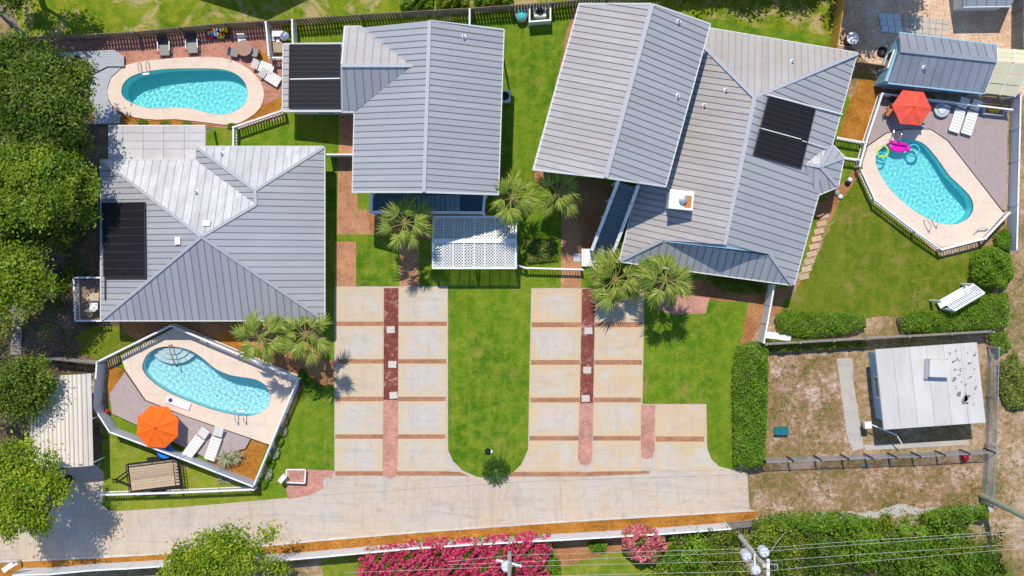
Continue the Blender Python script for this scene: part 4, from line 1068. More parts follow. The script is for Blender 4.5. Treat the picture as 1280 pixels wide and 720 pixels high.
for i, (x, y, a, lab) in enumerate(((206,61,2,'grey sling chair above the kidney pool, left of the pair'), (241,58,4,'grey sling chair above the kidney pool, right of the pair'))):
    o = S0 if i == 0 else copy_tree(S0); o.location = P(x, y, .3); o.location.z = .02; o.rotation_euler = (0, 0, R(a)); o['label'] = lab; o['group'] = 'grey sling chairs on the brick patio'
def small_chair(name, label, x, y, z, rz, mat, frame='dark_metal', cat='chair'):
    c = P(x, y, z + .3); th = thing(name, label, cat, (c.x, c.y, z), rz=rz)
    b = lambda n_, mb, m: mb.build(n_, M[m], th, base=Vector((0,0,0)))
    b('seat', MB().box((0,0,.42), (.5,.5,.05)), mat); b('backrest', MB().box((0,.27,.68), (.5,.05,.5), rot=Matrix.Rotation(-.2, 3, 'X')), mat)
    for sx in (-.22, .22):
        for sy in (-.22, .22): b('leg', MB().box((sx, sy, .2), (.04, .04, .4)), frame)
    return th
small_chair('patio_chair', 'pale metal chair in the fence shade right of the toy heap', 303, 51, .02, R(0), 'white_trim')
small_chair('patio_chair', 'dark wire chair left of the glass patio table', 293, 66, .02, R(80), 'grey_fabric')
small_chair('patio_chair', 'dark wire chair right of the glass patio table', 318, 66, .02, R(-100), 'grey_fabric')
small_chair('patio_chair', 'pink cushioned chair beside the coral umbrella', 1111, 141, .28, R(60), 'terracotta')
small_chair('patio_chair', 'dark chair hidden in shade behind the coral umbrella', 1116, 127, .28, R(10), 'dark_fabric')
small_chair('patio_chair', 'white chair under the lower edge of the coral umbrella', 1148, 152, .28, R(170), 'white_trim')
small_chair('patio_chair', 'dark wire chair on the upper grey deck', 99, 78, .34, R(40), 'dark_fabric')
small_chair('patio_chair', 'white and purple chair at the top edge of the orange umbrella', 199, 515, .28, R(5), 'purple_print', 'white_trim')
small_chair('patio_chair', 'blue chair under the orange umbrella', 209, 556, .28, R(200), 'blue_paint')
def round_table(label, x, y, z, r, mat):
    c = P(x, y, z + .7); th = thing('round_table', label, 'table', (c.x, c.y, z)); b = lambda n_, mb, m: mb.build(n_, M[m], th, base=Vector((0,0,0)))
    b('tabletop', MB().lathe((0,0,.7), [(r,0),(r,.03)], 20), mat); b('pedestal', MB().tube((0,0,.03),(0,0,.7),.04), 'dark_metal'); b('foot', MB().lathe((0,0,0),[(r*.5,0),(r*.5,.03)],14), 'dark_metal')
round_table('round glass patio table on the brick patio above the pool', 305, 60, .02, .5, 'table_brown')
round_table('small dark round table on the upper grey deck', 101, 88, .34, .42, 'deck_gap')
round_table('blue round table partly under the orange umbrella', 206, 563, .28, .5, 'blue_paint')
round_table('round white table under the coral umbrella', 1138, 140, .28, .55, 'white_trim')
# toy heap in a tray
c = P(272, 42, .2); th = thing('toy_tray', 'blue tray heaped with red, white and yellow pool toys', 'pool toys', (c.x, c.y, .02)); b = lambda n_, mb, m: mb.build(n_, M[m], th, base=Vector((0,0,0)))
b('tray', MB().box((0,0,.1), (1.4,.55,.18), .03), 'dark_fabric')
rs = random.Random(5)
for i in range(16):
    mm = rs.choice(['red_plastic','yellow_plastic','white_vinyl','red_plastic','blue_paint','yellow_plastic','white_vinyl'])
    b('toy', MB().lathe((rs.uniform(-.6,.6), rs.uniform(-.2,.22), .22), [(.05,0),(rs.uniform(.12,.22),.08),(.14,.18),(.03,.26)], 8), mm)
# grill nook contents
th = thing('grill', 'chrome round grill beside white boxes in the nook', 'grill', P(350, 46, .02)); b = lambda n_, mb, m: mb.build(n_, M[m], th)
c = P(356, 45, .9); b('bowl', MB().lathe(c, [(.08,-.25),(.28,-.1),(.3,0),(.25,.14),(.05,.2)], 16), 'chrome'); b('leg', MB().tube((c.x,c.y,0.02),(c.x,c.y,.7),.05), 'dark_metal')
b('side_shelf', MB().box(P(347, 42, .8), (.7,.35,.04)), 'white_trim')
th = thing('storage_chest', 'tan storage chest in the front of the grill nook', 'chest', P(343, 58, .02)); b = lambda n_, mb, m: mb.build(n_, M[m], th)
b('chest', MB().box(P(344, 59, .4) - Vector((0,0,.15)), (.85,.6,.45)), 'wood_weathered'); b('lid', MB().box(P(344, 59, .52), (.9,.65,.06)), 'wood_weathered')
for i, (x, y) in enumerate(((342,49),(348,51))):
    tag(MB().box(P(x, y, .3) - Vector((0,0,.05)), (.2,.3,.5)).build('white_canister', M['white_trim']), ('white canister behind the tan chest, left one', 'white canister behind the tan chest, right one')[i], 'canister', 'white canisters in the grill nook')
# pool fittings
def ladder(label, x, y, z, rz, steps=True):
    c = P(x, y, z); th = thing('pool_ladder', label, 'ladder', (c.x, c.y, z), rz=rz)
    for s in (-.25, .25):
        pts = [Vector((s, -.5, 0))]
        for k in range(9):
            a = math.pi * k / 8; pts.append(Vector((s, -.12 - .32 * math.cos(a) , .42 + .28 * math.sin(a))))
        pts.append(Vector((s, .2, -.5)))
        MB().path(pts, .028, 7).build('handrail', M['chrome'], th, base=Vector((0,0,0)))
    if steps:
        for zz in (.04, -.2): MB().box((0, .22, zz), (.5, .12, .03)).build('tread', M['white_vinyl'], th, base=Vector((0,0,0)))
ladder('chrome ladder at the top left of the kidney pool', 182, 88, .13, R(186))
ladder('chrome ladder at the lower right of the umbrella pool', 302, 518, .31, R(2))
ladder('chrome ladder at the bottom of the pear shaped pool', 1161, 276, .31, R(30), False)
ladder('small chrome handrail at the top of the pear shaped pool', 1117, 171, .31, R(165), False)
c = P(215, 431, .3); th = thing('pool_handrail', 'bronze handrail over the curved pool steps', 'handrail', c)
MB().path([c, c + Vector((0,0,.8)), c + Vector((.15,-.5,.8)), c + Vector((.25,-1.3,.1)), c + Vector((.28,-1.4,-.4))], .035).build('rail', M['rust'], th)
c = P(1222, 288, .3); th = thing('fence_hose', 'blue grey curved rail by the lower right corner of the pear pool', 'rail', c)
pts = [P(1217 + 20 * t, 293 - 9 * math.sin(min(1, t * 1.3) * 2.2), .36 + .4 * math.sin(math.pi * t)) for t in [i / 8 for i in range(9)]]
MB().path(pts, .045).build('rail', M['transformer_grey'], th)
c = P(223, 503.5, .34); th = thing('diving_board', 'short white board with a dark print on the pool edge', 'board', (c.x, c.y, .3), rz=R(-20)); b = lambda n_, mb, m: mb.build(n_, M[m], th, base=Vector((0,0,0)))
b('board', MB().box((0,0,.1), (1.55,.45,.06)), 'white_vinyl'); b('stand', MB().box((-.5,0,.035), (.3,.3,.07)), 'galvanised'); b('print', MB().lathe((-.5,0,.132), [(.14,0),(.1,.01)], 9), 'purple_print')
def ring(name, label, x, y, z, r, t, mat, cat='pool float', sx=1):
    c = P(x, y, z); mb = MB(); n, m = 24, 8
    vs = [Vector((c.x + sx * (r + t * math.cos(2*math.pi*j/m)) * math.cos(2*math.pi*i/n), c.y + (r + t * math.cos(2*math.pi*j/m)) * math.sin(2*math.pi*i/n), c.z + t * math.sin(2*math.pi*j/m))) for i in range(n) for j in range(m)]
    mb.add(vs, [(i*m+j, i*m+(j+1)%m, ((i+1)%n)*m+(j+1)%m, ((i+1)%n)*m+j) for i in range(n) for j in range(m)])
    o = mb.build(name, M[mat], smooth=True, base=Vector((c.x,c.y,c.z))); o.location = c
    return tag(o, label, cat)
ring('float_ring', 'lime green float ring beside the magenta float', 1103, 189, .27, .36, .06, 'lime_vinyl')
ring('float_ring', 'aqua float ring right of the magenta float', 1142, 188, .26, .36, .06, 'aqua_vinyl')
ring('float_ring', 'aqua float ring at the left edge below the lime ring', 1101, 197, .26, .33, .05, 'aqua_vinyl')
c = P(1122, 184, .28); th = thing('pool_float', 'magenta inflatable seat floating in the pear shaped pool', 'pool float', c, rz=R(-12)); th.scale = (1.25, .72, .8); b = lambda n_, mb, m: mb.build(n_, M[m], th, smooth=True, base=Vector((0,0,0)))
b('seat', MB().lathe((0,0,0), [(.2,-.08),(.4,-.05),(.46,.03),(.42,.1),(.2,.06)], 18), 'magenta_vinyl'); b('backrest', MB().bar((-.42,.3,.14), (.4,.34,.14), .3, .2), 'magenta_vinyl')
b('armrest', MB().bar((.5,.3,.1), (.52,-.2,.1), .16, .16), 'magenta_vinyl')
c = P(1177, 137, .5); th = thing('lounge_chair', 'pale blue rounded lounge chair between the coral umbrella and the loungers', 'chair', (c.x,c.y,.28), rz=R(-25)); b = lambda n_, mb, m: mb.build(n_, M[m], th, smooth=True, base=Vector((0,0,0)))
b('seat', MB().lathe((0,0,0), [(.3,0),(.42,.15),(.5,.3),(.42,.34),(.3,.3)], 18), 'grey_vinyl'); b('backrest', MB().bar((-.3,.28,.35),(.35,.3,.35),.12,.5), 'grey_vinyl'); b('cushion', MB().lathe((.05,-.05,.31), [(.3,0),(.26,.07),(.1,.09)], 16), 'transformer_grey')
th = thing('planter_trough', 'grey planter trough with yellow fruit in the top right deck corner', 'planter', P(1241, 139, .28)); b = lambda n_, mb, m: mb.build(n_, M[m], th)
c = P(1241, 139, .5); b('trough', MB().box(c, (1.25,.5,.45), -.1), 'transformer_grey'); b('soil', MB().box(c + Vector((0,0,.225)), (1.1,.38,.02), -.1), 'dirt_mulch')
for i in range(5): b('fruit', MB().lathe(c + Vector((-.25 + i*.12, .05*(-1)**i, .23)), [(.04,0),(.1,.06),(.08,.15),(.02,.18)], 8), 'yellow_plastic')
tag(MB().lathe(P(133, 514, .28), [(.08,0),(.19,.1),(.19,.22),(.08,.32)], 12).build('play_ball', M['red_plastic'], smooth=True), 'red ball in the corner of the solid pale fence', 'ball')
tag(MB().lathe(P(1204, 571, .02), [(.08,0),(.27,.14),(.27,.32),(.08,.45)], 12).build('play_ball', M['red_plastic'], smooth=True), 'red ball by the chain link fence', 'ball')
th = thing('storage_bin', 'teal plastic bin lying on the dry yard beside the tall hedge', 'bin', P(976, 538, .01)); b = lambda n_, mb, m: mb.build(n_, M[m], th)
c = P(976, 538, .25); b('body', MB().prism([c+Vector(v) for v in ((-.4,-.2,-.24),(.4,-.23,-.24),(.4,.23,-.24),(-.4,.2,-.24))], (0,0,.42)), 'teal_plastic'); b('lid', MB().box(c+Vector((0,0,.2)), (.88,.52,.05)), 'teal_plastic')
# flat-bed trailer
th = thing('utility_trailer', 'black framed utility trailer with weathered wooden bed on the grass', 'trailer', P(195, 592, .03), rz=R(7)); b = lambda n_, mb, m: mb.build(n_, M[m], th, base=Vector((0,0,0)))
for i in range(10): b('plank', MB().box((0.05, -.72 + i*.16, .55), (3.0,.148,.05)), 'wood_weathered')
fr = MB()
for s in (-.86,.86): fr.bar((-1.5,s,.52),(1.75,s,.52),.08,.12); fr.bar((-1.5,s,.95),(1.75,s,.95),.05,.05)
for x in (-1.5,-.8,0,.8,1.6):
    for s in (-.86,.86): fr.box((x,s,.74),(.05,.05,.42))
for x in (-1.5,1.7): fr.bar((x,-.86,.52),(x,.86,.52),.08,.12)
fr.bar((-1.5,-.86,.95),(-1.5,.86,.95),.05,.05); b('frame', fr, 'dark_metal')
b('tongue', MB().bar((-1.5,-.5,.45),(-2.4,0,.45),.08,.1).bar((-1.5,.5,.45),(-2.4,0,.45),.08,.1).box((-2.45,0,.45),(.3,.1,.1)), 'dark_metal')
rg = MB()
for k in range(9): rg.bar((1.3+.02*k, -.8+.2*k, .6),(1.85,-.8+.2*k,.95),.03,.03)
rg.bar((1.85,-.9,.95),(1.85,.9,.95),.05,.05).bar((1.3,-.85,.6),(1.3,.85,.6),.04,.04); b('ramp_gate', rg, 'dark_metal')
for s in (-1.0, 1.0):
    wv = b('wheel', MB().tube((.2,s-.1,.34),(.2,s+.1,.34),.34,18), 'rubber'); MB().tube((.2,s-.115,.34),(.2,s+.115,.34),.17,12).build('rim', M['galvanised'], wv, base=Vector((0,0,0)))
    b('mudguard', MB().box((.2,s,.74),(.85,.26,.04)).box((-.22,s,.62),(.04,.26,.24)).box((.62,s,.62),(.04,.26,.24)), 'dark_metal')
# brick mail pad with white frame, post box
th = thing('utility_pad', 'square brick pad with white rim at the corner of the driveway', 'pad', P(370, 595, .03)); b = lambda n_, mb, m: mb.build(n_, M[m], th)
q = PL([(358,587),(382,587),(381,604),(358,603)], .5); b('top', MB().prism([v - Vector((0,0,.45)) for v in q], (0,0,.44)), 'brick_walk'); mb = MB()
for a_, b_ in zip(q, q[1:] + q[:1]): mb.bar(a_, b_, .08, .06)
b('rim', mb, 'white_trim')
th = thing('mail_box', 'white box on a post left of the square brick pad', 'mailbox', P(353, 597, 0)); b = lambda n_, mb, m: mb.build(n_, M[m], th)
c = P(353, 598, 1.0); b('box', MB().box(c, (.28,.55,.26), -.7), 'white_vinyl'); b('post', MB().box((c.x,c.y,.45),(.1,.1,.9)), 'white_vinyl')
tag(MB().lathe(P(410, 603, .04), [(.32,0),(.32,.015),(.28,.02)], 12).build('manhole_cover', M['paver_stone']), 'pale round cover in the driveway below the left parking', 'manhole cover')
th = thing('garden_rock', 'small dark rock with a white cap on the middle lawn', 'rock', P(610, 564, .02)); b = lambda n_, mb, m: mb.build(n_, M[m], th)
c = P(610, 564, .02); b('rock', MB().lathe(c, [(.2,0),(.22,.1),(.14,.22),(.04,.26)], 7), 'rubber'); b('cap', MB().lathe(c + Vector((.18,-.02,0)), [(.12,0),(.12,.1),(.05,.14)], 8), 'white_trim')
# things round the large house
c = P(1022, 262, .3); th = thing('flower_pot', 'round terracotta pot against the east wall below the bay', 'pot', (c.x,c.y,.03)); b = lambda n_, mb, m: mb.build(n_, M[m], th, base=Vector((0,0,0)))
b('pot', MB().lathe((0,0,0), [(.22,0),(.4,.3),(.44,.34),(.44,.42),(.36,.42),(.34,.36)], 18), 'terracotta'); b('soil', MB().lathe((0,0,.34), [(.34,0),(.2,.03)], 14), 'dirt_mulch')
for i, (x, y, r) in enumerate(((1046,241,.2),(1050,246,.17),(1062,225,.17),(1059,229,.18))):
    m0 = MB().lathe(P(x, y, .02), [(r,0),(r*1.05,.12),(r*.7,.26),(r*.2,.32)], 8); 
    tag(m0.build('garden_rock', M[('rock','white_trim','white_trim','rubber')[i]], smooth=True), ('tan rock by the bay window path','white rock beside the tan rock below the bay window','white garden stone on the path right of the bay','dark garden stone on the path right of the bay')[i], 'rock')
c = P(990, 420, .5); tag(MB().box(P(971, 420, .4) - Vector((0,0,.1)), (1.7,.42,.6), -.12).build('planter_box', M['white_vinyl']), 'white planter box below the white vinyl fence', 'planter box')
# garden arbour with swing
cA = [P(1177,377,2.2), P(1217,356,2.2), P(1230,366,2.2), P(1193,388,2.2)]
mid = sum(cA, Vector()) / 4; th = thing('garden_arbour', 'white slatted arbour bench on the back lawn by the hedge', 'arbour', (mid.x, mid.y, 0)); b = lambda n_, mb, m: mb.build(n_, M[m], th)
for a_, b_ in ((0,1),(3,2)): b('beam', MB().bar(cA[a_], cA[b_], .12, .14), 'white_vinyl')
for i in range(17):
    t = i / 16; b('slat', MB().bar(cA[0].lerp(cA[1], t) + Vector((0,0,.09)), cA[3].lerp(cA[2], t) + Vector((0,0,.09)), .075, .05), 'white_vinyl')
for q in cA: b('post', MB().box((q.x,q.y,1.08), (.13,.13,2.16), .5), 'white_vinyl')
b('bench', MB().bar(cA[0].lerp(cA[3],.5) - Vector((0,0,1.75)), cA[1].lerp(cA[2],.5) - Vector((0,0,1.75)), .5, .06), 'white_vinyl')
sb = MB(); sb.bar(cA[3] - Vector((0,0,1.3)), cA[2] - Vector((0,0,1.3)), .05, .5); b('bench_back', sb, 'white_vinyl')
# gravel yard
PV = 0
th = thing('paving_patch', 'patch of large square pavers on the river gravel', 'paving', P(1155, 42, 0))
for i in range(7):
    for j in range(6):
        x, y = 1133 + i * 8.2 + j * -.3, 22 + j * 7.2 + i * .8
        MB().box(P(x, y, .05), (.39,.34,.07), -.06).build('paver', M['paver_stone'], th)
for i in range(3):
    for j in range(3):
        MB().box(P(1103 + i * 9 + j * 1.5, 20 + j * 8 + i, .06), (.42,.38,.08), -.05).build('paver', M['transformer_grey'], th)
th = thing('water_drum', 'white lidded drum on the gravel by the yellow fence', 'drum', P(1062, 50, 0)); b = lambda n_, mb, m: mb.build(n_, M[m], th)
c = P(1061, 51, 0); b('drum', MB().lathe(c, [(.34,0),(.36,.1),(.36,.85),(.33,.9)], 18), 'dark_metal'); b('lid', MB().lathe(c + Vector((0,0,.9)), [(.38,0),(.38,.05),(.2,.1)], 18), 'white_vinyl')
ring('garden_hose', 'coiled dark hose on the gravel beside the blue shed wall', 1103, 65, .1, .24, .09, 'rubber', 'hose')
c = P(652, 18, .9); th = thing('water_tank', 'pale teal round tank left of the small white enclosure', 'tank', (c.x,c.y,0)); b = lambda n_, mb, m: mb.build(n_, M[m], th, base=Vector((0,0,0)))
b('tank', MB().lathe((0,0,0), [(.34,0),(.36,.1),(.36,.8),(.3,.92)], 18), 'transformer_grey'); b('lid', MB().lathe((0,0,.92), [(.3,0),(.24,.06),(.05,.09)], 18), 'aqua_vinyl')
th = thing('air_conditioner', 'air conditioning unit inside the small white enclosure', 'air conditioner', P(675, 17, 0)); b = lambda n_, mb, m: mb.build(n_, M[m], th)
c = P(675, 16, .4); b('case', MB().box(c - Vector((0,0,0)), (.75,.6,.78)), 'transformer_grey'); b('grille', MB().lathe(c + Vector((0,0,.39)), [(.26,0),(.26,.02),(.05,.03)], 14), 'dark_metal')
th = thing('air_conditioner', 'air conditioning unit right of the gable house wall', 'air conditioner', P(630, 121, 0)); b = lambda n_, mb, m: mb.build(n_, M[m], th)
c = P(631, 121, .4); b('case', MB().box(c, (.7,.7,.78)), 'white_trim'); b('grille', MB().lathe(c + Vector((0,0,.39)), [(.28,0),(.28,.02),(.05,.03)], 14), 'dark_metal')
tag(MB().box(P(727 - 6, 322, .05), (.45,.5,.06)).build('drain_grate', M['galvanised']), 'dark square grate on the brick path beside the landing deck', 'grate')
for i, (x, y, w) in enumerate(((1031,586,.3),(1081,581,.6),(1114,579,.3))):
    tag(MB().box(P(x, y, .03), (w,.25,.05)).build('meter_cover', M['tar']), ('small dark cover left of the chain link row','large dark cover below the chain link fence','small dark cover right of the large one')[i], 'cover', 'dark covers below the chain link fence')
# table on the west balcony
th = thing('balcony_table', 'tan table on the west balcony of the hip roof house', 'table', P(116, 370, .5)); b = lambda n_, mb, m: mb.build(n_, M[m], th)
c = P(116, 371, 1.2); b('top', MB().box(c, (.75,.5,.05)), 'wood_weathered')
for sx in (-.3,.3):
    for sy in (-.2,.2): b('leg', MB().box((c.x+sx, c.y+sy, .83), (.05,.05,.68)), 'wood_weathered')
small_chair('balcony_chair', 'white chair below the table on the west balcony', 118, 382, .5, R(180), 'white_trim', 'white_trim')
# boardwalk under the trees
c = P(21, 415, .1); th = thing('boardwalk', 'narrow grey boardwalk under the trees at the left edge', 'boardwalk', c)
for i in range(17): MB().box(P(21 - (i-8) * .1, 384 + i * 3.6, .1), (.68,.155,.06), .02).build('plank', M['wood_fence_grey'], th)

c = P(1084, 531, 1.2); th = thing('service_mast', 'pale meter box with thin conduit at the lower left corner of the flat roof', 'meter box', (c.x, c.y, 0)); b = lambda n_, mb, m: mb.build(n_, M[m], th)
b('meter_box', MB().box(c, (.42,.4,.5), .1), 'white_trim'); b('post', MB().box((c.x,c.y,.48), (.1,.1,.95)), 'galvanised'); b('conduit', MB().path([P(1090,531,1.4), P(1121,544,1.6), P(1128,556,1.2)], .04), 'white_trim')
c = P(12, 709, 2.6); th = thing('street_lamp', 'white lamp head on a short post at the left end of the white fence', 'street lamp', (c.x, c.y, 0)); b = lambda n_, mb, m: mb.build(n_, M[m], th)
b('post', MB().tube((c.x - .3, c.y - .15, 0), (c.x - .3, c.y - .15, 2.6), .06), 'galvanised'); b('arm', MB().bar(P(6,713,2.6), P(22,704,2.6), .12, .1), 'white_vinyl'); b('lamp_head', MB().box(P(10,709,2.68), (.75,.3,.12), .6), 'white_vinyl'); b('lens', MB().box(P(10,709,2.6), (.5,.2,.06), .6), 'transformer_grey')
# ================================================================== POWER LINE
def pole(label, x, y, h, r, mat):
    b0 = P(x, y, 0); th = thing('utility_pole', label, 'utility pole', b0)
    MB().tube(b0, b0 + Vector((0,0,h)), r, 12, r * .72).build('shaft', M[mat], th); return th, b0
p1, b1 = pole('utility pole with three transformers at the right end of the white fence', 917, 661, 9.8, .16, 'pole_wood')
q = b1 + Vector((0,0,9.5)); MB().bar(q + Vector((.25,.3,0)), q + Vector((.25,-.95,0)), .16, .14).build('crossarm', M['white_trim'], p1)
MB().bar(q + Vector((-.3,.4,-1.0)), q + Vector((-.3,-.8,-1.0)), .1, .1).build('crossarm', M['transformer_grey'], p1)
for i, (dx, dy, dz) in enumerate(((-.75,.25,-1.7),(.2,.5,-1.5),(-.25,-.5,-1.6))):
    tr = MB().lathe(q + Vector((dx,dy,dz)), [(.26,0),(.28,.1),(.28,.85),(.2,.98)], 14).build('transformer', M['transformer_grey'], p1)
    MB().tube(q + Vector((dx,dy,dz+.95)), q + Vector((dx+.05,dy,dz+1.25)), .05).build('bushing', M['white_trim'], tr)
for dy in (.2,-.2,-.55,-.9): MB().lathe(q + Vector((.25,dy,.07)), [(.05,0),(.08,.06),(.05,.16),(.02,.2)], 8).build('insulator', M['white_vinyl'], p1)
MB().path([q + Vector((.3,-.1,-.6)), q + Vector((.9,-.15,-.6)), q + Vector((.9,-.4,-.6))], .04).build('bracket', M['galvanised'], p1)
g0 = q + Vector((.2,.3,-.5)); g1 = P(990, 655, .0); gw = MB().tube(g0, g1, .025, 5).build('guy_wire', M['wire'], p1)
p2, b2 = pole('utility pole rising from the pink bougainvillea', 637, 682, 9.4, .14, 'pole_wood')
tr = MB().lathe(b2 + Vector((-.16,-.15,4.6)), [(.3,0),(.32,.1),(.32,.4),(.22,.5)], 16).build('transformer', M['transformer_grey'], p2)
MB().bar(b2 + Vector((-.75,.1,4.3)), b2 + Vector((.7,-.25,4.3)), .1, .1).build('bracket_arm', M['white_trim'], p2)
for k in (-.7,-.45,.4,.65): MB().lathe(b2 + Vector((k, -.07 - k * .24, 4.36)), [(.06,0),(.09,.06),(.06,.16)], 8).build('insulator', M['white_vinyl'], p2)
pole('thick greenish leaning pole at the right edge of the dry ground', 1226, 619, 11, .2, 'pole_green')
wires = [((560,702),(640,694),(946,685.5),(1060,677),(1245,665),(1420,652)), ((560,706),(640,703),(950,689.5),(1060,681.5),(1245,668),(1420,655)),
         ((430,716),(640,708),(962,701),(1060,694),(1245,682),(1420,670)), ((430,725),(640,721),(962,713.5),(1060,704),(1245,688),(1420,676))]
for i, w in enumerate(wires):
    pts = [P(x, y, 9.7 if 900 < x < 1000 else 9.3) for x, y in w]; tag(MB().path(pts, .011, 5).build('power_line', M['wire']), ('topmost','second from top','third from top','lowest')[i] + ' of the four power lines along the bottom edge', 'power line', 'power lines along the bottom edge')
# ================================================================== VEGETATION
def leaf_mesh(name, pos, out, tint, size, mat, parent=None, aspect=.5, up=.6, spread=1.0, rng=RNG):
    """many small folded leaves at pos (n,3), facing roughly outwards and up"""
    n = len(pos); o0 = np.array(wloc(parent)) if parent is not None else np.zeros(3)
    nr = out + rng.normal(0, .55 * spread, (n, 3)); nr[:, 2] += up
    nr /= np.linalg.norm(nr, axis=1, keepdims=True) + 1e-9
    t = np.cross(nr, rng.normal(0, 1, (n, 3))); t /= np.linalg.norm(t, axis=1, keepdims=True) + 1e-9
    b = np.cross(nr, t)
    L = (size * rng.uniform(.6, 1.35, n))[:, None]; W = L * aspect
    v = np.empty((n, 4, 3)); pp = pos - o0
    v[:, 0] = pp - t * L * .5; v[:, 1] = pp + b * W * .5 + nr * L * .12; v[:, 2] = pp + t * L * .5 - nr * L * .1; v[:, 3] = pp - b * W * .5 + nr * L * .12
    me = bpy.data.meshes.new(name); me.vertices.add(4 * n); me.vertices.foreach_set('co', v.astype(np.float32).ravel())
    me.loops.add(4 * n); me.loops.foreach_set('vertex_index', np.arange(4 * n, dtype=np.int32))
    me.polygons.add(n); me.polygons.foreach_set('loop_start', np.arange(0, 4 * n, 4, dtype=np.int32))
    at = me.attributes.new('tint', 'FLOAT', 'POINT'); at.data.foreach_set('value', np.repeat(np.clip(tint, 0, 1), 4).astype(np.float32))
    me.materials.append(M[mat]); me.update(calc_edges=True); me.validate()
    return link(name, me, parent)
def crown_points(lobes, nclump, per, crad, rng=RNG, flat=.75):
    """clumps on the outer shell of overlapping lobes, leaves round each clump"""
    lob = np.array(lobes); ar = lob[:, 3] ** 2; pr = ar / ar.sum()
    C, D = [], []
    while len(C) < nclump:
        i = rng.choice(len(lob), p=pr); d = rng.normal(0, 1, 3); d /= np.linalg.norm(d)
        if d[2] < -.45: continue
        r = lob[i, 3] * rng.uniform(.62, 1.06); c = lob[i, :3] + d * r * np.array([1, 1, flat])
        dd = np.linalg.norm((lob[:, :3] - c) / np.array([1, 1, flat]), axis=1) / lob[:, 3]
        if (np.delete(dd, i) < .6).any(): continue
        C.append(c); D.append(d)
    C, D = np.array(C), np.array(D)
    k = rng.integers(int(per * .6), int(per * 1.4), len(C)); idx = np.repeat(np.arange(len(C)), k)
    cr = crad * rng.uniform(.7, 1.35, len(C)); off = rng.normal(0, 1, (len(idx), 3)) * np.array([1, 1, .5]) * cr[idx][:, None]
    pos = C[idx] + off; ct = rng.normal(.5, .22, len(C)); tint = ct[idx] + rng.normal(0, .13, len(idx))
    return pos, D[idx] * .5, tint, C
def tree(name, label, base, lobes, mat, nclump, per_, size=.2, crad=.3, bark='bark', trunk_r=.22, seed=1, group=None):
    rng = np.random.default_rng(seed); nclump = int(nclump * .52); per = int(per_ * 1.85)
    W = [(*P(x, y, z), max(.3, r / PPM - .28)) for x, y, z, r in lobes]
    b0 = P(*base, 0); th = thing(name, label, 'tree', b0, group)
    pos, out, tint, C = crown_points(W, nclump, per, crad, rng)
    cen = Vector(np.mean(np.array(W)[:, :3], axis=0)); zt = min(w[2] - w[3] * .6 for w in W); fork = Vector((b0.x * .6 + cen.x * .4, b0.y * .6 + cen.y * .4, max(1.2, zt * .7)))
    mb = MB().tube(b0 - Vector((0,0,.1)), fork, trunk_r * 1.2, 9, trunk_r * .85)
    for w in W:
        c = Vector(w[:3]); m1 = fork.lerp(c, .5) + Vector((rng.normal(0,.2), rng.normal(0,.2), -.2)); mb.tube(fork, m1, trunk_r * .6, 7, trunk_r * .4); mb.tube(m1, c, trunk_r * .4, 6, trunk_r * .2)
        near = C[np.linalg.norm(C - np.array(w[:3]), axis=1) < w[3] * 1.1]
        for q in near[:: max(1, len(near) // 9)]: mb.tube(c.lerp(m1, .3), Vector(q), trunk_r * .18, 5, trunk_r * .06)
    mb.build('trunk', M[bark], th, smooth=True)
    leaf_mesh('crown', pos, out, tint, size, mat, th, rng=rng)
    return th
tree('oak_tree', 'big spreading oak left of the upper grey deck', (70,140), [(20,75,7,34),(55,85,7.5,30),(30,120,8,40),(80,105,6.5,26),(100,95,5,20),(70,140,8,36),(100,130,6,20),(88,162,6.5,26),(50,175,7.5,36),(15,175,7,34),(88,182,5,20),(-15,110,7,40),(75,195,5.5,26)], 'oak_leaf_dark', 560, 52, .21, .3, seed=11, trunk_r=.35)
tree('oak_tree', 'bright oak west of the solar mat on the hip roof house', (80,260), [(20,220,8,36),(60,215,8,32),(90,212,7.5,20),(40,250,8,34),(75,250,7.5,24),(110,238,6.5,16),(112,225,6,13),(-10,250,7.5,36),(108,272,5,11)], 'oak_leaf', 360, 55, .19, .28, seed=12, trunk_r=.3)
tree('oak_tree', 'shaded oak in the gap above the narrow boardwalk', (85,310), [(50,288,4,20),(78,300,3,14),(20,285,4.5,24)], 'oak_leaf_dark', 130, 45, .2, .3, seed=13, trunk_r=.22)
tree('oak_tree', 'rounded oak at the left edge above the boardwalk', (40,345), [(15,340,7,34),(45,348,6.8,22),(40,330,7,22),(25,370,6.5,26),(-10,360,7,34)], 'oak_leaf', 210, 55, .19, .28, seed=14, trunk_r=.26)
tree('oak_tree', 'dark oak overhanging the top of the cream carport', (45,480), [(12,470,4.6,28),(42,460,4.6,20),(55,478,4.2,16),(27,500,4.6,26),(52,495,4.2,15),(-12,495,4.6,30),(38,516,4,13)], 'oak_leaf_dark', 200, 55, .19, .27, seed=15, trunk_r=.26)
tree('oak_tree', 'bright yellow green oak at the left edge shading the driveway', (85,600), [(20,580,7.5,30),(50,590,7.5,26),(62,612,7,20),(30,620,8,34),(0,610,8,36),(45,640,6.5,22),(15,650,6.5,26),(52,655,4.5,14)], 'oak_leaf_bright', 300, 55, .2, .28, seed=16, trunk_r=.3)
tree('young_tree', 'open leafy tree over the white fence at the bottom left', (285,705), [(240,700,5,24),(265,690,5.5,24),(290,682,5.5,22),(305,695,5.2,20),(320,690,5,12),(335,668,5,6),(255,712,5,22),(222,708,4.6,16),(208,716,4.2,13),(290,712,5.2,22),(350,710,3.2,10),(278,672,5.4,11),(306,674,5.4,9),(330,704,4.4,12)], 'oak_leaf_bright', 230, 46, .2, .3, bark='bark_pale', seed=17, trunk_r=.16)
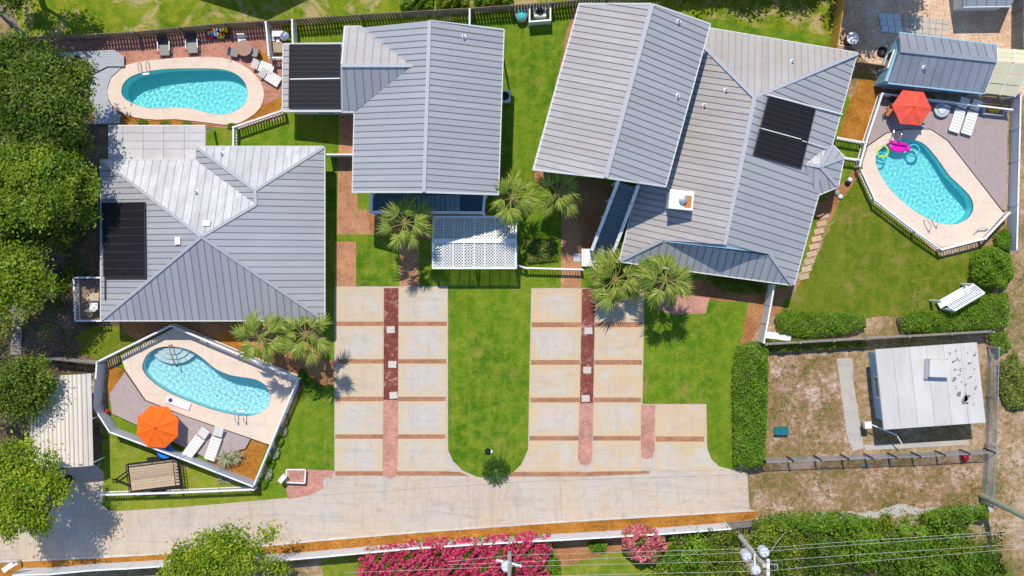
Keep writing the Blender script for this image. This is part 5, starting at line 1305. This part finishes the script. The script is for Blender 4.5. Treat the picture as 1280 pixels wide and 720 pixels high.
tree('oak_tree', 'oak north of the picture shading the top left lawn', (40,-30), [(0,-35,6,40),(45,-40,6,34),(20,-10,5,22)], 'oak_leaf_dark', 130, 45, .22, .3, seed=18)
for i, (x, y, z, r) in enumerate(((870,-128,6,50),(940,-130,6.2,52),(1008,-128,6,50),(1118,-80,6.5,50))):
    tree('oak_tree', ('leftmost','second','third','rightmost')[i] + ' of the trees beyond the top fence shading lawn and gravel', (x, y + 20), [(x, y, z, r), (x + 30, y + 12, z - 1, r * .6), (x - 28, y + 8, z - 1, r * .6)], 'oak_leaf_dark', 330, 55, .26, .34, seed=30 + i, group='trees beyond the top fence')

def hedge_points(poly, h, n, rng, bumpy=.25, freq=1.2):
    w = [P(x, y, h * .8) for x, y in poly]; pl = [(q.x, q.y) for q in w]
    xs = [q[0] for q in pl]; ys = [q[1] for q in pl]; X = []; 
    px = rng.uniform(min(xs), max(xs), n * 6); py = rng.uniform(min(ys), max(ys), n * 6); k = in_poly(px, py, pl); px, py = px[k][:n], py[k][:n]
    # distance to the rim rounds the shoulders
    d = np.full(len(px), 1e9); m = len(pl)
    for i in range(m):
        a = np.array(pl[i]); b = np.array(pl[(i + 1) % m]); e = b - a; L2 = (e ** 2).sum() + 1e-9
        t = np.clip(((px - a[0]) * e[0] + (py - a[1]) * e[1]) / L2, 0, 1); d = np.minimum(d, np.hypot(px - a[0] - t * e[0], py - a[1] - t * e[1]))
    ph = rng.uniform(0, 6, 6)
    bump = np.sin(px * freq * 2.1 + ph[0]) * np.cos(py * freq * 2.6 + ph[1]) * .5 + np.sin(px * freq * 4.7 + py * freq * 3.1 + ph[2]) * .35 + np.sin(px * freq * 9 - py * freq * 8 + ph[3]) * .25
    top = h * (1 - .45 * np.exp(-d / .25)) * (1 + bumpy * .6 * bump)
    u = rng.uniform(0, 1, len(px)); z = np.where(u < .65, top * rng.uniform(.82, 1.03, len(px)), np.where(d < .35, top * rng.uniform(.1, 1, len(px)), top * rng.uniform(.5, .95, len(px))))
    cx, cy = np.mean(px), np.mean(py); out = np.stack([np.zeros_like(px), np.zeros_like(px), np.full_like(px, .4)], 1)
    tint = .5 + .28 * bump * .6 + rng.normal(0, .17, len(px))
    return np.stack([px, py, np.maximum(z, .03)], 1), out, tint
def hedge(name, label, poly, h, n, mat='hedge_leaf', size=.13, seed=1, cat='hedge', bumpy=.25, group=None, freq=1.2, extra=None):
    rng = np.random.default_rng(seed); c = sum((P(x, y, 0) for x, y in poly), Vector()) / len(poly); th = thing(name, label, cat, (c.x, c.y, 0), group)
    pos, out, tint = hedge_points(poly, h, n, rng, bumpy, freq)
    leaf_mesh('foliage', pos, out, tint, size, mat, th, rng=rng, up=.5, spread=1.2)
    if extra:
        em, frac, es = extra; k = rng.choice(len(pos), int(len(pos) * frac), replace=False); q = pos[k].copy(); q[:, 2] += .05
        # blooms gather in bunches
        s = np.sin(q[:, 0] * 3.3 + 1) * np.cos(q[:, 1] * 3.9) + np.sin(q[:, 0] * 7.1 - q[:, 1] * 6.3) * .7; q = q[s > -.75]
        leaf_mesh('blooms', q, out[:len(q)], rng.uniform(.1, .95, len(q)), es, em, th, aspect=.85, rng=rng)
    mb = MB()
    for i in range(6):
        q = pos[rng.integers(len(pos))]; mb.tube((q[0], q[1], 0), (q[0] + rng.normal(0, .1), q[1] + rng.normal(0, .1), q[2] * .8), .035, 5, .015)
    mb.build('stems', M['bark'], th)
    return th
hedge('hedge', 'tall clipped hedge between the right lawn and dry yard', [(925,432),(945,427),(962,435),(963,470),(960,540),(958,584),(940,587),(920,582),(919,520),(919,460)], 2.0, 15000, seed=2, size=.12)
hedge('hedge', 'clipped hedge at the lower left of the back lawn', [(970,395),(985,388),(1020,390),(1062,391),(1083,395),(1085,410),(1060,418),(1010,423),(975,418)], 1.3, 8000, seed=3, size=.11)
hedge('hedge', 'clipped hedge behind the white arbour at the lower right of the back lawn', [(1125,395),(1150,386),(1185,392),(1225,370),(1262,365),(1266,385),(1262,410),(1180,417),(1130,415)], 1.4, 10000, seed=4, size=.11)
hedge('shrub', 'round leafy shrub right of the arbour', [(1222,318),(1245,308),(1266,318),(1271,345),(1258,362),(1232,358),(1217,345)], 1.8, 6500, seed=5, size=.13, cat='shrub', bumpy=.4)
hedge('shrub', 'loose shrub at the right foot of the pool railing', [(1246,292),(1260,285),(1268,295),(1264,312),(1248,312)], 1.0, 1400, seed=6, size=.12, cat='shrub', bumpy=.5)
hedge('hedge', 'low green strip of creeper along the grey board fence', [(960,424),(1080,424),(1086,434),(1010,438),(958,442)], 1.0, 5000, 'thicket_leaf', seed=7, size=.11, bumpy=.5)
hedge('shrub', 'grassy bush right of the tall chain link fence', [(1252,455),(1272,440),(1285,470),(1290,510),(1262,512),(1252,490)], 1.0, 3000, 'grass_tuft', seed=8, size=.16, cat='shrub', bumpy=.6)
hedge('shrub', 'small bush at the end of the grey board fence', [(1235,418),(1260,415),(1266,435),(1250,445)], 1.1, 1500, seed=9, size=.12, cat='shrub', bumpy=.5)
hedge('shrub', 'dark green shrub under the south eave of the large house', [(890,346),(930,350),(958,356),(955,368),(925,368),(895,360)], .8, 2500, 'thicket_leaf', seed=10, size=.12, cat='shrub', bumpy=.5)
def thicket(label, poly, zr, rr, nl, nclump, per, size, seed, mats):
    """a tangle of overlapping bushes that reads as one mass"""
    rng = np.random.default_rng(seed); xs = [q[0] for q in poly]; ys = [q[1] for q in poly]; L = []
    while len(L) < nl:
        x, y = rng.uniform(min(xs), max(xs)), rng.uniform(min(ys), max(ys))
        if in_poly(np.array([x]), np.array([y]), poly)[0]: L.append((*P(x, y, rng.uniform(*zr)), rng.uniform(*rr)))
    c = np.mean(np.array(L), axis=0); th = thing('thicket', label, 'thicket', (c[0], c[1], 0))
    half = [L[k::len(mats)] for k in range(len(mats))]
    for k, m in enumerate(mats):
        pos, out, tint, C = crown_points(half[k], nclump // len(mats), per, .24, rng, .8); pos[:, 2] = np.maximum(pos[:, 2], .05)
        leaf_mesh('foliage', pos, out, tint, size, m, th, rng=rng)
    mb = MB()
    for l in L[::3]: mb.tube((l[0], l[1], 0), (l[0] + .1, l[1], l[2]), .05, 5, .02)
    mb.build('stems', M['bark'], th)
thicket('dense green thicket below the power lines at the bottom right', [(958,668),(1060,662),(1140,660),(1225,655),(1232,690),(1250,760),(960,760)], (.7, 2.5), (.6, 1.5), 95, 800, 60, .18, 21, ['thicket_leaf', 'hedge_leaf', 'oak_leaf_dark'])
thicket('dense green thicket left of the transformer pole', [(850,692),(905,672),(925,680),(935,760),(820,760),(838,708)], (.6, 2.0), (.55, 1.25), 34, 270, 60, .18, 22, ['thicket_leaf', 'hedge_leaf'])
thicket('scrubby undergrowth between the trees along the left edge', [(-20,200),(70,196),(118,270),(112,330),(80,345),(78,385),(40,440),(-20,445)], (.2, 1.3), (.35, .85), 46, 240, 46, .17, 23, ['oak_leaf_dark', 'thicket_leaf'])
hedge('hedge', 'narrow hedge row along the upper edge of the bottom right thicket', [(948,656),(980,645),(1060,643),(1085,650),(1120,655),(1120,665),(1050,668),(985,668),(950,664)], 2.4, 7000, 'hedge_leaf', seed=22, size=.14, bumpy=.5)
hedge('shrub', 'separate bright bush at the right end of the thicket', [(1155,645),(1185,637),(1240,633),(1238,650),(1200,660),(1160,660)], 1.9, 4200, 'hedge_leaf', seed=23, size=.14, cat='shrub', bumpy=.6)
hedge('bougainvillea', 'long bougainvillea in pink bloom over the bottom white fence', [(446,700),(455,688),(500,682),(540,676),(580,676),(620,672),(655,668),(688,672),(690,690),(685,705),(690,760),(445,760)], 2.1, 16000, 'thicket_leaf', seed=24, size=.13, cat='shrub', bumpy=.6, extra=('bloom_pink', 1.0, .15))
hedge('crape_myrtle', 'round shrub of paler pink blooms right of the bougainvillea', [(778,668),(792,660),(815,660),(832,672),(834,690),(820,704),(795,704),(780,694)], 2.2, 3400, 'thicket_leaf', seed=25, size=.14, cat='shrub', bumpy=.6, extra=('bloom_pale', .75, .15))
hedge('shrub', 'green bush between bougainvillea and the bottom lawn', [(660,712),(680,698),(700,700),(702,730),(660,740)], 1.4, 2400, 'hedge_leaf', seed=26, size=.14, cat='shrub', bumpy=.5)
hedge('shrub', 'bright sapling bush left of the transformer pole', [(832,692),(846,686),(862,700),(868,730),(825,735),(822,708)], 1.6, 2600, 'hedge_leaf', seed=27, size=.16, cat='shrub', bumpy=.6)
for i, (x0, x1, y) in enumerate(((500,540,2),(545,585,0),(592,640,-4))):
    hedge('shrub', ('leafy green garden shrub at the top edge left of the red one','dark red leaved shrub at the top edge','leafy green garden shrub at the top edge right of the red one')[i], [(x0,y-22),(x1,y-22),(x1,y+8),(x0,y+10)], 1.2, 3500, ('hedge_leaf','thicket_leaf','hedge_leaf')[i], seed=40+i, size=.16, cat='shrub', bumpy=.8)
# small border plants along the pool fence and path
BP = [(352,538,9),(348,550,8),(343,566,8),(337,578,9),(333,592,10),(328,604,8),(378,470,9),(384,480,10),(392,488,12)]
for i, (x, y, r) in enumerate(BP):
    hedge('border_plant', ('first','second','third','fourth','fifth','sixth')[i] + ' border plant from the palms outside the east picket fence' if i < 6 else ('dark border plant nearest the fence corner under the palms','dark border plant between two others under the palms','dark border plant farthest from the fence under the palms')[i-6], [(x + r * math.cos(a) * .7, y + r * math.sin(a)) for a in [k * math.pi / 4 for k in range(8)]], .55, 420, 'agave_leaf' if i in (0,2,4) else 'hedge_leaf', seed=60+i, size=.16, cat='plant', bumpy=.6, group='border plants')
for i, (x, y) in enumerate(((178,152),(206,154),(233,155),(290,157))):
    hedge('border_plant', ('first','second','third','fourth')[i] + ' small green plant from the left in the straw bed below the kidney pool', [(x + 7 * math.cos(k), y + 3.5 * math.sin(k)) for k in range(6)], .3, 260, 'hedge_leaf', seed=80+i, size=.12, cat='plant', bumpy=.6, group='plants in the straw bed')
hedge('shrub', 'small fern like bush on the mulch south of the white fence', [(735,680),(745,676),(758,680),(757,690),(740,690)], .8, 900, 'hedge_leaf', seed=90, size=.17, cat='shrub', bumpy=.5)
hedge('shrub', 'low bush under the pergola palm beside the brick path', [(655,300),(690,298),(698,325),(660,328)], .7, 1800, 'grass_tuft', seed=91, size=.14, cat='shrub', bumpy=.6)

# ---------------------------------------------------------------- palms
def frond_mesh(seed, n=15, fan=.95, pet=1.0, droop=.5):
    rs = random.Random(seed); vs, fs, tint = [], [], []
    def add(p, q): 
        k = len(vs); vs.extend(p); fs.append(tuple(range(k, k + len(p)))); tint.extend([q] * len(p))
    def petz(u): return .25 * u - .28 * u * u
    prev = None
    for i in range(5):
        u0, u1 = i / 5, (i + 1) / 5
        add([(u0*pet, -.022, petz(u0)), (u1*pet, -.018, petz(u1)), (u1*pet, .018, petz(u1)), (u0*pet, .022, petz(u0))], .75)
    for i in range(n):
        a = (i / (n - 1) - .5) * 2 * R(82) + rs.uniform(-.05, .05); L = fan * (1 - .28 * (abs(a) / R(82)) ** 2) * rs.uniform(.86, 1.08)
        d = Vector((math.cos(a), math.sin(a), 0)); s = Vector((-d.y, d.x, 0)); o = Vector((pet * (.8 + .2 * math.cos(a)), 0, petz(1)))
        pts = []; ti = rs.uniform(.15, .9); dr = droop * rs.uniform(.6, 1.3)
        for k in range(4):
            u = k / 3; z = .05 - dr * L * u ** 2.2; r = L * (u - .12 * u ** 3 * dr)
            w = (.02, .042, .034, .004)[k]; c = o + d * r + Vector((0, 0, z)); pts.append((c - s * w, c, c + s * w))
        for k in range(3):
            A0, A1 = pts[k], pts[k + 1]; rz = Vector((0, 0, -.015))
            add([A0[0] + rz, A1[0] + rz, A1[1], A0[1]], ti); add([A0[1], A1[1], A1[2] + rz, A0[2] + rz], ti)
    me = bpy.data.meshes.new('frond'); me.from_pydata([tuple(v) for v in vs], [], fs); at = me.attributes.new('tint', 'FLOAT', 'POINT'); at.data.foreach_set('value', tint); me.materials.append(M['palm_leaf']); me.update(); return me
DEAD = frond_mesh(9, n=11, fan=.7, droop=1.1); DEAD.materials.clear(); DEAD.materials.append(M['dead_frond'])
FR = [frond_mesh(s, droop=d, fan=f) for s, d, f in ((1,.35,.85),(2,.55,.8),(3,.8,.78),(4,.45,.9))]
def palm(label, x, y, h, seed, scale=.95, n=26):
    rs = random.Random(seed); c = P(x, y, h); th = thing('palm_tree', label, 'palm tree', (c.x, c.y, 0), 'fan palms around the houses')
    mb = MB(); prev = Vector((c.x, c.y, -.05)); kk = 10
    for i in range(kk):
        q = Vector((c.x + .05 * math.sin(i), c.y + .04 * math.cos(i * 1.3), (i + 1) / kk * (h - .15))); mb.tube(prev, q, .17 if i else .22, 10, .145); prev = q
    mb.build('trunk', M['palm_trunk'], th)
    MB().lathe((c.x, c.y, h - .6), [(.14,0),(.26,.2),(.24,.5),(.1,.75)], 10).build('boot', M['dead_frond'], th)
    lean = (rs.uniform(-.12, .12), rs.uniform(-.12, .12))
    for i in range(5):
        o = link('dead_frond', DEAD, th, Vector((c.x, c.y, h - .35))); o.rotation_euler = (rs.uniform(-.3, .3), R(rs.uniform(30, 60)), rs.uniform(0, 6.28)); s = scale * rs.uniform(.8, 1.15); o.scale = (s, s, s)
    for i in range(n):
        if rs.random() < .12: continue
        u = (i + .5) / n; az = i * 2.39996 + rs.uniform(-.2, .2); el = R(58) - u * R(95) + rs.uniform(-.25, .25)
        o = link('frond', FR[rs.randrange(4)], th, Vector((c.x, c.y, h - .1 + .12 * (1 - u)))); s = scale * rs.uniform(.75, 1.2)
        o.rotation_euler = (rs.uniform(-.45, .45) + lean[0], -el + lean[1], az + rs.uniform(-.3, .3)); o.scale = (s, s * rs.uniform(.75, 1.05), s)
palm('fan palm left of the pergola in front of the porch', 506, 279, 5.6, 1, .97)
palm('fan palm at the right corner of the gable house', 640, 248, 5.4, 2, .92)
palm('fan palm under the front eave of the tall gable wing', 698, 240, 5.2, 3, .9)
palm('left palm of the pair beside the hip roof house', 324, 423, 6.0, 4, .93)
palm('right palm of the pair beside the hip roof house', 382, 419, 6.0, 5, .9)
palm('left palm of the pair below the outdoor staircase', 769, 350, 2.2, 6, 1.1, 34)
palm('right palm of the pair below the outdoor staircase', 832, 350, 5.6, 7, 1.02, 30)
def pinnate(seed, L=.95, n=16, wl=.16, mat='cycad_leaf'):
    rs = random.Random(seed); vs, fs, ti = [], [], []
    for i in range(n):
        u0 = (i + .6) / n; z = lambda u: .55 * u - .62 * u * u
        for s in (-1, 1):
            l = wl * math.sin(math.pi * min(1, .15 + u0 * .85)) + .04; k = len(vs); x = u0 * L
            vs += [(x, 0, z(u0)), (x + l * .5, s * l * .6 + s * .02, z(u0) + .03), (x + l * .75, s * l, z(u0) - .01), (x + .05, s * .005, z(u0))]; fs.append((k, k+1, k+2, k+3)); ti += [rs.uniform(.2, .9)] * 4
    me = bpy.data.meshes.new('leaf'); me.from_pydata(vs, [], fs); a = me.attributes.new('tint', 'FLOAT', 'POINT'); a.data.foreach_set('value', ti); me.materials.append(M[mat]); me.update(); return me
CY = [pinnate(s) for s in (1, 2)]
c = P(620, 588, .4); th = thing('cycad', 'dark green cycad rosette at the rounded end of the middle lawn', 'cycad', (c.x, c.y, 0)); rs = random.Random(4)
MB().lathe((c.x, c.y, 0), [(.2,0),(.22,.25),(.12,.42),(.04,.5)], 10).build('trunk', M['dead_frond'], th)
for i in range(30):
    o = link('leaf', CY[i % 2], th, (c.x, c.y, .36)); o.rotation_euler = (0, R(12) - (i / 30) * R(45), i * 2.4); o.scale = (.95,)*3
# pot plants by the loungers and a yucca spilling over the fence
def blades(seed, n, L, w, mat):
    rs = random.Random(seed); vs, fs, ti = [], [], []
    for i in range(n):
        a = rs.uniform(0, 6.283); el = rs.uniform(.1, 1.2); l = L * rs.uniform(.6, 1.1); d = Vector((math.cos(a)*math.cos(el), math.sin(a)*math.cos(el), math.sin(el))); s = Vector((-math.sin(a), math.cos(a), 0)) * w; t = rs.random(); p = Vector((0,0,0)); k0 = len(vs)
        for j in range(4):
            u = j / 3; q = d * l * u + Vector((0, 0, -.5 * l * u * u)); ww = 1 - u * .9; vs += [tuple(q - s * ww), tuple(q + s * ww)]; ti += [t, t]
        fs += [(k0+2*j, k0+2*j+1, k0+2*j+3, k0+2*j+2) for j in range(3)]
    me = bpy.data.meshes.new('leaves'); me.from_pydata(vs, [], fs); at = me.attributes.new('tint','FLOAT','POINT'); at.data.foreach_set('value', ti); me.materials.append(M[mat]); me.update(); return me
for i, (x, y, z, L, n, lab, pot) in enumerate(((284,572,.3,1.0,90,'spiky agave in a terracotta pot at the foot of the loungers',1),(297,570,.05,.7,60,'smaller spiky plant in a pot right of the agave',1),(281,598,.02,.8,80,'spiky yucca outside the solid pale fence by the trailer',0))):
    c = P(x, y, z); th = thing('spiky_plant', lab, 'plant', (c.x, c.y, z))
    if pot: MB().lathe(c, [(.16,0),(.27,.36),(.3,.38),(.3,.44),(.24,.44)], 14).build('pot', M['terracotta'], th)
    link('leaves', blades(i, n, L, .028, 'agave_leaf'), th, c + Vector((0,0,.42 if pot else .1)))
# grass tufts on the dry ground: nobody could count them
rng = np.random.default_rng(77); px = rng.uniform(936, 1290, 3600); py = rng.uniform(300, 720, 3600)
k = ((px > 1242) | ((py > 585) & (py < 650)) | ((px < 1062) & (py > 445) & (py < 570) & (px > 962)))
s = np.sin(px * .09 + 1) * np.cos(py * .11) + np.sin(px * .21 + py * .17); k &= (s > .1) & ~((px > 1040) & (px < 1090)) & (py < 640); px, py = px[k], py[k]
base = np.array([tuple(P(a, b, .05)) for a, b in zip(px, py)]); idx = np.repeat(np.arange(len(base)), 7); pos = base[idx] + rng.normal(0, 1, (len(idx), 3)) * np.array([.09, .09, .0]); pos[:, 2] = rng.uniform(.03, .14, len(idx))
o = leaf_mesh('grass_tufts', pos, np.zeros_like(pos), rng.uniform(0, 1, len(idx)), .13, 'grass_tuft', None, aspect=.3, up=.2, rng=rng); tag(o, 'sparse grass tufts growing over the dry sandy ground', 'grass', kind='stuff')
